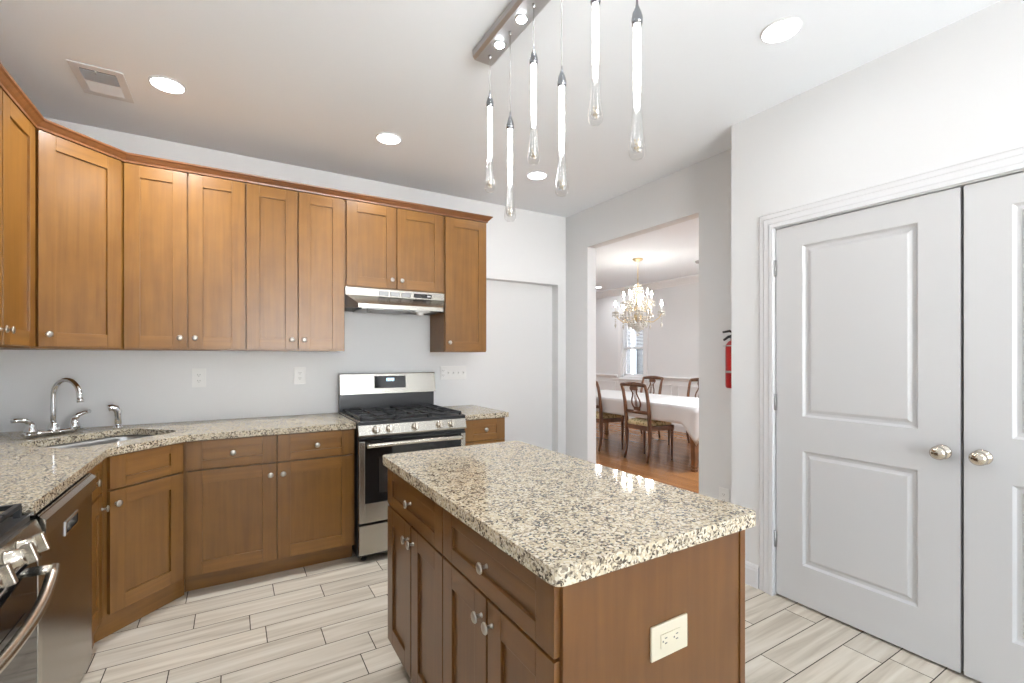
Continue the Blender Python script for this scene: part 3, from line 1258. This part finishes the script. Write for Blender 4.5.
        for xa in (x0 + bw, x1 - bw):
            for ya in (y0_ + bw, y1_ - bw, (y0_ + y1_) / 2):
                d.box(xa - bw, xa + bw, ya - bw, ya + bw, Zc - .004, gz - .01)
        d.build('grate', M['iron'], t)
    return t


gas_range('stainless gas range with backguard and black grates, between the back wall cabinets', (.690, 3.085, 0), 0)
gas_range('second gas range in the photo corner, its metal knobs beside the dishwasher', (-.502, 1.122, 0), 90, dz=-.034, big=True)

# dishwasher
t = thing('dishwasher', 'stainless dishwasher with small pocket handle under the left worktop', 'dishwasher', (-.490, 1.897, 0), 90)
DW = .592
b = MB()
b.box(.004, DW - .004, .03, .58, .09, .862)
b.build('tub', M['blackgap'], t)
b = MB()
zt_ = .867
px0, px1, pz0, pz1 = .245, .385, .733, .768
b.box(0, px0, 0, .03, .115, zt_)
b.box(px1, DW, 0, .03, .115, zt_)
b.box(px0, px1, 0, .03, .115, pz0)
b.box(px0, px1, 0, .03, pz1, zt_)
b.box(px0, px1, .024, .03, pz0, pz1)
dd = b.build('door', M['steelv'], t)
b = MB()
b.prism([(-.014, .802), (-.001, .79), (-.001, .80), (.012, zt_), (.006, zt_), (-.014, .850)], 0, DW, axis=0)
b.build('control_strip', M['steel'], dd)
b = MB()
for x0, x1, z0, z1 in ((px0 - .006, px1 + .006, pz0 - .006, pz0), (px0 - .006, px1 + .006, pz1, pz1 + .006), (px0 - .006, px0, pz0, pz1), (px1, px1 + .006, pz0, pz1)):
    b.box(x0, x1, -.003, .002, z0, z1)
b.build('pocket_rim', M['chrome'], dd)
b = MB()
b.box(.004, DW - .004, .05, .07, 0, .11)
b.build('toe_panel', M['blackgap'], t)

# ------------------------------------------------------------------ range hood (mitred front corners)
t = thing('range_hood', 'slim stainless range hood mounted under the short wall cabinet', 'hood', (.684, 3.432, 1.675), 0)
W, D = .749, .32
b = MB()
bm = b.bm
mi_ = .048
def V(*p):
    return bm.verts.new(p)
zt_ = .159
A = [V(0, 0, zt_), V(W, 0, zt_), V(W, D, zt_), V(0, D, zt_)]
Bv = [V(0, 0, .105), V(W, 0, .105)]
Cv = [V(mi_, -.175, .028), V(W - .083, -.175, .028)]
Dv = [V(mi_, -.175, 0), V(W - .083, -.175, 0)]
Ev = [V(0, 0, .010), V(W, 0, .010)]
Fv = [V(0, D, .014), V(W, D, .014)]
def F_(vs, mi=0):
    f = bm.faces.new(vs)
    f.material_index = mi
F_([A[0], A[1], A[2], A[3]])
F_([Bv[0], Bv[1], A[1], A[0]])
F_([Cv[0], Cv[1], Bv[1], Bv[0]])
F_([Dv[0], Dv[1], Cv[1], Cv[0]])
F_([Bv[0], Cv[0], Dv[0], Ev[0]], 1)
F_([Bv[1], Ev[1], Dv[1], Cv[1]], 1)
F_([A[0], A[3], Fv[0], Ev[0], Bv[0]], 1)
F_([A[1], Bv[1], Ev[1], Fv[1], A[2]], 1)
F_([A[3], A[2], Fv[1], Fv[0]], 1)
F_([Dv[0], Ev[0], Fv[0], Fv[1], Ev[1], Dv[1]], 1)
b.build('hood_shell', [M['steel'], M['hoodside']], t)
for i in range(3):
    x = .235 + i * .084
    b = MB()
    b.box(x, x + .07, -.004, .002, .112, .144)
    for j in range(6):
        b.box(x + .003, x + .067, -.006, -.002, .1145 + j * .005, .1170 + j * .005, 1)
    b.build('vent_grille', [M['slot'], M['slot2']], t)
b = MB()
b.box(.50, .642, -.004, .002, .112, .144, 0, .001)
b.box(.55, .565, -.008, -.003, .120, .136, 1)
b.box(.605, .632, -.007, -.003, .122, .134, 2)
b.build('switch_panel', [M['glassblack'], M['enamel'], M['slot2']], t)
b = MB()
b.box(.09, .45, -.10, .20, -.002, .012)
b.build('grease_filter', M['slot2'], t)
b = MB()
b.lathe([(.03, 0), (.03, -.02), (.022, -.032), (0, -.034)], 16, T(.53, -.06, .006))
b.box(.47, .59, -.11, -.01, -.006, .006)
b.build('lamp_cover', M['plate'], t)
b = MB()
b.tube([(.13, -.10, .0), (.13, -.10, -.022), (.155, -.10, -.018)], .006, 8)
b.build('filter_clip', M['slot2'], t)

# ------------------------------------------------------------------ ceiling fixtures
def can_light(name, label, x, y, r=.071, grp='recessed kitchen ceiling lights', dim=1.0):
    t = thing(name, label, 'ceiling light', (x, y, H), 0, grp)
    b = MB()
    b.lathe([(r, 0), (r + .016, -.001), (r + .014, -.006), (r, -.009)][::-1], 36)
    t2 = bmesh.new()
    b.bm.free()
    b.bm = t2
    n = 36
    prof = [(r, -.001), (r, -.0085), (r + .006, -.005), (r + .009, -.001)]
    rr = [[t2.verts.new((a * math.cos(2 * PI * i / n), a * math.sin(2 * PI * i / n), z)) for i in range(n)] for a, z in prof]
    for a, c in zip(rr, rr[1:] + rr[:1]):
        for i in range(n):
            t2.faces.new([a[i], a[(i + 1) % n], c[(i + 1) % n], c[i]])
    b.build('trim_ring', M['trim'], t)
    b = MB()
    b.lathe([(r, -.002), (r, -.006), (r * .7, -.008), (0, -.0085)], n)
    b.build('lens', M['lens'], t)
    ld = bpy.data.lights.new('lamp', 'AREA')
    ld.shape = 'DISK'
    ld.size = 2 * r
    ld.energy = CAN_W * dim
    ld.color = (.95, .975, 1)
    ld.spread = math.radians(160)
    lo = bpy.data.objects.new('lamp', ld)
    COL.objects.link(lo)
    lo.parent = t
    lo.location = (0, 0, -.012)
    return t


can_light('recessed_light', 'round ceiling light beside the air vent', -.29, 2.975, dim=2.0)
can_light('recessed_light', 'round ceiling light above the range hood side, between the vent and the pendants', .858, 2.975, dim=1.05)
can_light('recessed_light', 'round ceiling light seen just behind the glass pendants, toward the far wall', 2.018, 2.99, dim=.3)
can_light('recessed_light', 'round ceiling light nearest the closet doors, alone at the upper right', 2.022, 1.124, dim=.12)
for x, y, dm in ((-.29, 1.124, .35), (-.29, -.75, .35), (.858, -.75, .5), (2.022, -.75, .4)):
    can_light('recessed_light', 'round ceiling light out of the photo behind the camera', x, y, dim=dm)
can_light('recessed_light', 'round ceiling light in the dining room beyond the chandelier', 6.3, 7.14, .065, 'recessed dining ceiling lights', dim=.7)
for x, y, dm in ((6.3, 2.7, 5.0), (3.7, 7.14, 2.6), (5.0, 2.7, 4.0)):  # unseen lamps added and boosted for dining room brightness
    can_light('recessed_light', 'unseen round ceiling light added to brighten the dining room', x, y, .075, 'recessed dining ceiling lights', dim=dm)

# air vent : two banks of louvres tilted opposite ways
t = thing('ceiling_vent', 'white rectangular air register in the ceiling near the corner cabinets', 'vent', (-.572, 3.125, H), 0)
b = MB()
ox, oy, ix, iy = .104, .158, .070, .118
for xa, xb, ya, yb in ((-ox, ox, -oy, -iy), (-ox, ox, iy, oy), (-ox, -ix, -iy, iy), (ix, ox, -iy, iy), (-ix, ix, -.006, .006)):
    b.box(xa, xb, ya, yb, -.007, -.001, 0, .0015)
b.build('frame', M['trim'], t)
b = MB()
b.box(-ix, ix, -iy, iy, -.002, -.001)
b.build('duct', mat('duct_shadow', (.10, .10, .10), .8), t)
for k in range(14):
    y = -iy + .010 + k * (iy - .016) / 13 * 1.0
    b = MB()
    b.prism([(y - .0042, -.0095), (y + .0036, -.0025), (y + .0042, -.0031), (y - .0036, -.0101)], -ix, ix, axis=0)
    b.build('louver', M['slot2p'] if 'slot2p' in M else M['trim'], t)
for k in range(14):
    y = .012 + k * (iy - .018) / 13
    b = MB()
    b.prism([(y - .0048, -.0025), (y + .0040, -.0085), (y + .0048, -.0075), (y - .0040, -.0015)], -ix, ix, axis=0)
    b.build('louver', M['trim'], t)
b = MB()
b.box(-.012, -.004, -iy - .002, -iy + .012, -.018, -.006)
b.build('damper_lever', M['trim'], t)

# ------------------------------------------------------------------ pendant fixture over the island
PX = .998
t = thing('pendant_fixture', 'long chrome ceiling canopy with glowing glass teardrops hanging above the island', 'pendant light', (PX, 1.41, H), 0)
b = MB()
cw, cl = .055, .515
b.prism([(-cw, -.0005), (cw, -.0005), (cw, -.030), (cw - .012, -.042), (-cw + .012, -.042), (-cw, -.030)], -cl, cl, axis=1)
b.build('canopy', M['canopy'], t)
ypos = [1.86 - .179 * i for i in range(6)]
ybot = [2.080, 1.904] * 3
for i in range(5):
    y = (ypos[i] + ypos[i + 1]) / 2 - 1.41
    b = MB()
    b.lathe([(.024, -.041), (.025, -.045), (.022, -.047)], 24, T(0, y, 0))
    o = b.build('spot_lamp', M['chrome'], t)
    b = MB()
    b.lathe([(.0215, -.0465), (.018, -.051), (.010, -.053), (0, -.0535)], 24, T(0, y, 0))
    b.build('lens', M['spotlens'], o)
for i in range(6):
    zb = ybot[i] - H
    y = ypos[i] - 1.41
    top = zb + .392
    b = MB()
    b.tube([(0, y, -.042), (0, y, top + .062)], .0016, 6)
    b.lathe([(.006, 0), (.006, -.014), (.003, -.018)], 10, T(0, y, -.042))
    p = b.build('pendant_cord', M['slot2'], t)
    b = MB()
    b.lathe([(.0022, .070), (.0032, .068), (.0036, .054), (.006, .046), (.0125, .030), (.0165, .014), (.0165, .002), (.0135, -.006)], 18, T(0, y, top))
    b.build('pendant_cap', M['capmetal'], p)
    prof = [(.0118, .0), (.0118, -.10), (.0122, -.20), (.0140, -.26), (.0185, -.32), (.0232, -.352), (.0245, -.366), (.0225, -.380), (.0150, -.389), (0, -.392)]
    b = MB()
    b.lathe(prof, 20, T(0, y, top))
    b.build('glass_drop', M['thinglass'], p)
    b = MB()
    b.lathe([(0, .0), (.0100, -.001), (.0100, -.16), (.0096, -.21), (.0075, -.235), (0, -.245)], 14, T(0, y, top))
    b.build('lit_core', M['tube'], p)
    b = MB()
    b.lathe([(.0102, -.205), (.0108, -.235), (.0125, -.27), (.0158, -.315), (.0182, -.342), (.0165, -.358), (.010, -.368), (0, -.371)], 16, T(0, y, top))
    b.build('seeded_glass', M['seeded'], p)
    b = MB()
    for q in range(9):
        a = q * 2.4
        b.ball((.006 * math.cos(a), y + .006 * math.sin(a), top - .333 - q * .004), .0035, 6)
    b.build('amber_swirl', M['amber'], p)

# ------------------------------------------------------------------ fire extinguisher
t = thing('fire_extinguisher', 'red fire extinguisher half hidden behind the closet corner', 'extinguisher', (2.828, 1.884, 1.13), 0)
b = MB()
b.lathe([(.036, 0), (.044, .006), (.046, .02), (.046, .265), (.043, .285), (.030, .305), (.016, .313), (.014, .33), (0, .33)], 28)
b.build('cylinder', M['red'], t)
b = MB()
b.lathe([(.016, .325), (.016, .345), (.010, .35), (.010, .36), (0, .36)], 14)
b.tube([(0, .0, .345), (0, .035, .338), (0, .068, .318)], [.010, .009, .008], 8, flat=.7)
b.build('valve', M['blackgap'], t)
b = MB()
b.tube([(0, -.01, .362), (0, .025, .378), (0, .072, .372)], [.007, .008, .007], 8, flat=1.2)
b.build('lever', M['blackgap'], t)
b = MB()
b.lathe([(.0472, .10), (.0472, .115)], 28)
b.box(.046, .0585, -.018, .018, .04, .31)
b.lathe([(.0468, .275), (.0468, .283)], 28)
b.tube([(.01, .03, .279), (.0, .075, .279)], .002, 6)
b.build('bracket', M['slot2'], t)

# ------------------------------------------------------------------ dining table and cloth
TX0, TX1, TY0, TY1, TZ = 4.52, 5.62, 3.47, 6.15, .755
t = thing('dining_table', 'long wooden dining table hidden under a white cloth', 'table', ((TX0 + TX1) / 2, (TY0 + TY1) / 2, 0), 0)
hx, hy = (TX1 - TX0) / 2, (TY1 - TY0) / 2
b = MB()
b.box(-hx, hx, -hy, hy, TZ - .03, TZ, 0, .006)
b.box(-hx + .06, hx - .06, -hy + .06, hy - .06, TZ - .11, TZ - .03)
b.build('tabletop', M['chair2'], t)
for sx in (-1, 1):
    for sy in (-1, 1):
        b = MB()
        cx, cy = sx * (hx - .09), sy * (hy - .09)
        for za, zb, ha, hb in ((.0, .03, .028, .030), (.03, .07, .022, .030), (.07, .56, .024, .040), (.56, TZ - .03, .042, .042)):
            vs = []
            for z_, h_ in ((za, ha), (zb, hb)):
                vs.append([b.bm.verts.new((cx + p * h_, cy + q * h_, z_)) for p, q in ((-1, -1), (1, -1), (1, 1), (-1, 1))])
            for i in range(4):
                b.bm.faces.new([vs[0][i], vs[0][(i + 1) % 4], vs[1][(i + 1) % 4], vs[1][i]])
            b.bm.faces.new(vs[0][::-1])
            b.bm.faces.new(vs[1])
        b.build('leg', M['chair2'], t)

b = MB()
bm = b.bm
per = []
nx, ny = 14, 30
for i in range(ny):
    per.append((-1, -1 + 2 * i / ny))
for i in range(nx):
    per.append((-1 + 2 * i / nx, 1))
for i in range(ny):
    per.append((1, 1 - 2 * i / ny))
for i in range(nx):
    per.append((1 - 2 * i / nx, -1))
drop = .205
cz = TZ + .004
rings = []
hx2, hy2 = hx + .004, hy + .004
for lv in range(7):
    s = lv / 6
    rg = []
    for k, (px, py) in enumerate(per):
        cor = min(abs(abs(px) - 1) * hx, 9) + min(abs(abs(py) - 1) * hy, 9)      # distance from the nearest corner along the rim
        cw_ = max(0, 1 - cor / .17)
        ln = drop + .22 * cw_ ** 1.3
        wav = .006 * s * math.sin(k * 1.35) + .005 * s * math.sin(k * .55 + 1)
        out = .004 + .006 * s + wav + cw_ * .02 * s
        ox_ = px / max(abs(px), abs(py)) if abs(px) == 1 else 0
        oy_ = py if abs(py) == 1 else 0
        nrm_ = Vector(((px if abs(px) == 1 else 0), (py if abs(py) == 1 else 0)))
        nrm_.normalize()
        rg.append(bm.verts.new((px * hx2 + nrm_.x * out, py * hy2 + nrm_.y * out, cz - .004 * (1 if lv else 0) - ln * s)))
    rings.append(rg)
for r0, r1 in zip(rings, rings[1:]):
    n = len(r0)
    for i in range(n):
        f = bm.faces.new([r0[i], r0[(i + 1) % n], r1[(i + 1) % n], r1[i]])
        f.smooth = True
bm.faces.new([bm.verts.new(v.co) for v in rings[0]])
o = b.build('tablecloth', M['linen'])
o.location = ((TX0 + TX1) / 2, (TY0 + TY1) / 2, 0)
sd = o.modifiers.new('thick', 'SOLIDIFY')
sd.thickness = .0025
sd.offset = 1
tag(o, 'white cloth with hanging corners draped over the dining table', 'tablecloth')


# ------------------------------------------------------------------ dining chairs (local +x is the sitter's front)
def make_chair():
    t = thing('dining_chair', '', 'chair', (0, 0, 0), 0, 'lyre-back dining chairs')
    hb, hf = .205, .235
    for s in (-1, 1):
        b = MB()
        prof = [(-.215, 0), (-.188, .10), (-.172, .22), (-.170, .34), (-.176, .44), (-.186, .58), (-.206, .76), (-.236, .90), (-.262, .965), (-.272, .985)]
        b.tube([(x, s * (hb - .01 * (1 - z)), z) for x, z in prof], [.019, .021, .025, .029, .031, .028, .025, .023, .021, .019], 10, flat=.75, up=(1, 0, 0))
        b.build('back_post', M['chair'], t)
        b = MB()
        b.lathe([(.012, 0), (.014, .01), (.010, .025), (.013, .06), (.019, .30), (.021, .335), (.015, .345), (.024, .36), (.024, .37), (.017, .38), (.023, .39), (.025, .46), (0, .46)], 14, T(.195, s * hf, 0))
        b.build('front_leg', M['chair'], t)
    b = MB()
    b.prism([(-.19, -hb - .012), (.215, -hf - .018), (.215, hf + .018), (-.19, hb + .012)], .40, .455)
    b.build('seat_frame', M['chair'], t)
    b = MB()
    rings = []
    for ins, z in ((.008, .455), (.004, .475), (.010, .505), (.05, .528), (.12, .538)):
        rings.append([b.bm.verts.new(p) for p in ((-.195 + ins, -hb + .022 + ins, z), (.205 - ins, -hf + ins, z), (.205 - ins, hf - ins, z), (-.195 + ins, hb - .022 - ins, z))])
    for r0, r1 in zip(rings, rings[1:]):
        for i in range(4):
            b.bm.faces.new([r0[i], r0[(i + 1) % 4], r1[(i + 1) % 4], r1[i]])
    b.bm.faces.new(rings[-1])
    b.bm.faces.new(rings[0][::-1])
    o = b.build('seat', M['damask'], t)
    bevel(o, .012, 3, 20)
    b = MB()
    yy = [-1.10, -1.0, -.6, -.2, .2, .6, 1.0, 1.10]
    b.tube([(-.270 - .010 * (1 - (y / 1.1) ** 2), y * hb, .972 + .016 * (1 - (y / 1.1) ** 2)) for y in yy], [.010, .024, .027, .030, .030, .027, .024, .010], 12, flat=.62, up=(0, 0, 1))
    b.build('top_rail', M['chair'], t)
    b = MB()
    b.tube([(-.190, -hb + .01, .625), (-.196, 0, .625), (-.190, hb - .01, .625)], .022, 10, flat=.5, up=(0, 0, 1))
    b.build('lower_rail', M['chair'], t)
    b = MB()
    def bx_(z):
        return -.190 - .075 * max(0, (z - .63) / .34) ** 1.3
    for s in (-1, 1):
        pr = [(.030, .665), (.062, .700), (.074, .740), (.066, .785), (.044, .830), (.034, .870), (.046, .905), (.060, .925), (.058, .945)]
        b.tube([(bx_(z), s * y, z) for y, z in pr], [.012, .012, .0115, .011, .010, .010, .010, .011, .009], 10, flat=.7, up=(0, 1, 0))
    b.box(bx_(.65) - .009, bx_(.65) + .009, -.05, .05, .638, .690, 0, .004)
    for y in (-.014, 0, .014):
        b.tube([(bx_(.68), y, .68), (bx_(.8), y, .80), (bx_(.9), y * 1.6, .915)], .0035, 6)
    b.box(bx_(.92) - .008, bx_(.92) + .008, -.062, .062, .905, .965, 0, .004)
    b.build('lyre_splat', M['chair'], t)
    return t


ch = make_chair()
spots = [((4.675, 4.335, 0), 0, 'dark wooden lyre-back chair in full view on the near side of the dining table'),
         ((4.655, 5.21, 0), 0, 'dark wooden chair cut off by the left jamb of the dining doorway'),
         ((5.86, 5.56, 0), 180, 'wooden chair behind the dining table with its back top below the window'),
         ((5.88, 4.61, 0), 180, 'wooden chair behind the dining table cut off by the right doorway jamb')]
for i, (lc, rz, lab) in enumerate(spots):
    o = ch if i == 0 else copy_tree(ch, None, lc, rz)
    o.location = lc
    o.rotation_euler = (0, 0, math.radians(rz))
    o['label'] = lab

# ------------------------------------------------------------------ chandelier
CX, CY = 4.98, 4.80
t = thing('chandelier', 'crystal chandelier with lit candle bulbs hanging over the dining table', 'chandelier', (CX, CY, 0), 0)
b = MB()
b.lathe([(.075, H - .001), (.075, H - .01), (.05, H - .03), (.012, H - .04), (.006, H - .06), (0, H - .06)], 24)
b.build('canopy', M['brass'], t)
b = MB()
zc = H - .055
for i in range(14):
    z = zc - i * .0215
    pts_ = [(.008 * math.cos(a) * (1 if i % 2 else 0), .008 * math.cos(a) * (0 if i % 2 else 1), z - .012 + .014 * math.sin(a)) for a in [2 * PI * k_ / 10 for k_ in range(11)]]
    b.tube(pts_, .0022, 5)
b.build('chain', M['brass'], t)
b = MB()
b.lathe([(.004, 2.40), (.02, 2.385), (.035, 2.36), (.02, 2.33), (.012, 2.28), (.025, 2.22), (.04, 2.16), (.02, 2.10), (.016, 2.02), (.045, 1.96), (.06, 1.92), (.035, 1.87), (.02, 1.84), (0, 1.83)], 20)
b.build('center_stem', M['brass'], t)


def octa(b, c, r, h, seg=6):
    b.lathe([(0, h * .38), (r, 0), (0, -h * .62)], seg, T(*c), smooth=False)


def bead(b, c, r):
    b.lathe([(0, r), (r * .8, r * .5), (r, 0), (r * .8, -r * .5), (0, -r)], 6, T(*c), smooth=False)


na = 10
for i in range(na):
    a = 2 * PI * i / na + .2
    up_ = i % 2
    rr_ = .33 if not up_ else .205
    zt_ = 1.975 if not up_ else 2.13
    ca, sa = math.cos(a), math.sin(a)
    b = MB()
    b.tube([(ca * rr_ * q, sa * rr_ * q, z) for q, z in ((.08, zt_ - .07), (.35, zt_ - .135), (.65, zt_ - .145), (.9, zt_ - .09), (1, zt_ - .025))], .0065, 8)
    arm = b.build('arm', M['brass'], t)
    b = MB()
    b.lathe([(.006, -.03), (.03, -.014), (.046, .0), (.044, .004), (.02, -.004), (0, -.004)], 16, T(ca * rr_, sa * rr_, zt_))
    b.build('drip_dish', M['crystal'], arm)
    b = MB()
    b.lathe([(.011, -.004), (.011, .075), (.006, .08), (0, .08)], 12, T(ca * rr_, sa * rr_, zt_))
    b.build('candle_sleeve', M['plate'], arm)
    b = MB()
    b.lathe([(0, .078), (.010, .085), (.0155, .105), (.011, .130), (.004, .15), (0, .156)], 12, T(ca * rr_, sa * rr_, zt_))
    b.build('bulb', M['bulb'], arm)
    b = MB()
    for q in range(6):
        e = 2 * PI * q / 6
        px, py = ca * rr_ + .043 * math.cos(e), sa * rr_ + .043 * math.sin(e)
        bead(b, (px, py, zt_ - .012), .010)
        octa(b, (px, py, zt_ - .045), .013, .055)
        b.tube([(px, py, zt_), (px, py, zt_ - .05)], .0012, 4)
    b.tube([(ca * rr_, sa * rr_, zt_), (ca * rr_, sa * rr_, zt_ - .15)], .0012, 4)
    for q, dz_ in enumerate((.075, .105, .135)):
        bead(b, (ca * rr_, sa * rr_, zt_ - dz_), .012)
    octa(b, (ca * rr_, sa * rr_, zt_ - .185), .018, .085)
    b.build('crystal_drops', M['crystal'], arm)
for i in range(16):
    a = 2 * PI * i / 16
    ca, sa = math.cos(a), math.sin(a)
    b = MB()
    # swag from crown ring down to the basket ring, then in to the bottom
    for q in range(14):
        s = q / 13
        r_ = .05 + .13 * s + .0
        z = 2.36 - .34 * s - .06 * math.sin(PI * s)
        bead(b, (ca * r_, sa * r_, z), .0135)
    for q in range(9):
        s = q / 8
        r_ = .16 * (1 - s ** 1.5) + .01
        z = 1.90 - .20 * s
        bead(b, (ca * r_, sa * r_, z), .0145)
    octa(b, (ca * .18, sa * .18, 1.985), .018, .10)
    b.tube([(ca * (.05 + .13 * q_), sa * (.05 + .13 * q_), 2.36 - .34 * q_ - .06 * math.sin(PI * q_)) for q_ in [j_ / 10 for j_ in range(11)]] + [(ca * (.16 * (1 - q_ ** 1.5) + .01), sa * (.16 * (1 - q_ ** 1.5) + .01), 1.90 - .20 * q_) for q_ in [j_ / 6 for j_ in range(7)]], .0012, 5)
    b.build('crystal_strand', M['crystal'], t)
for i in range(16):
    a = 2 * PI * (i + .5) / 16
    r_ = (.13, .08)[i % 2]
    b = MB()
    octa(b, (math.cos(a) * r_, math.sin(a) * r_, 1.80 - .03 * (i % 2)), .017, .10)
    b.build('crystal_drop', M['crystal'], t)
b = MB()
b.lathe([(0, .02), (.018, 0), (.022, -.012), (.016, -.028), (0, -.036)], 8, T(0, 0, 1.665), smooth=False)
b.build('crystal_finial', M['crystal'], t)
b = MB()
for z, r_ in ((2.36, .05), (2.02, .18), (1.90, .165)):
    b.tube([(r_ * math.cos(2 * PI * k_ / 28), r_ * math.sin(2 * PI * k_ / 28), z) for k_ in range(29)], .004, 6)
b.build('ring_frame', M['brass'], t)

# grey ceiling sensor just inside the doorway edge
b = MB()
b.lathe([(.05, 0), (.05, -.012), (.042, -.03), (.02, -.036), (0, -.036)], 20)
o = b.build('smoke_detector', M['slot2'])
o.location = (5.86, 4.45, H)
tag(o, 'small grey detector on the dining ceiling, at the right jamb of the doorway', 'detector')

b = MB()
b.box(XW + .13, 12.5, -3, 15, -.4, -.3)  # unseen slab added to block upward light at the dining windows
struct(b.build('ground_outside', mat('shaded_ground', (.10, .10, .08), .9)))

# neighbouring house outside the dining window
t = thing('neighbor_house', 'grey sided house wall seen through the dining room window', 'house', (8.75, 8.2, -.3), 0)
b = MB()
b.box(0, .2, -7, 6, 0, 5.2)
for i in range(36):
    b.box(-.018, 0, -7, 6, i * .14, i * .14 + .125)
b.build('siding', M['siding'], t)
b = MB()
b.box(-.11, -.02, .26, .36, 0, 5.2)
b.build('downspout', M['trim'], t)
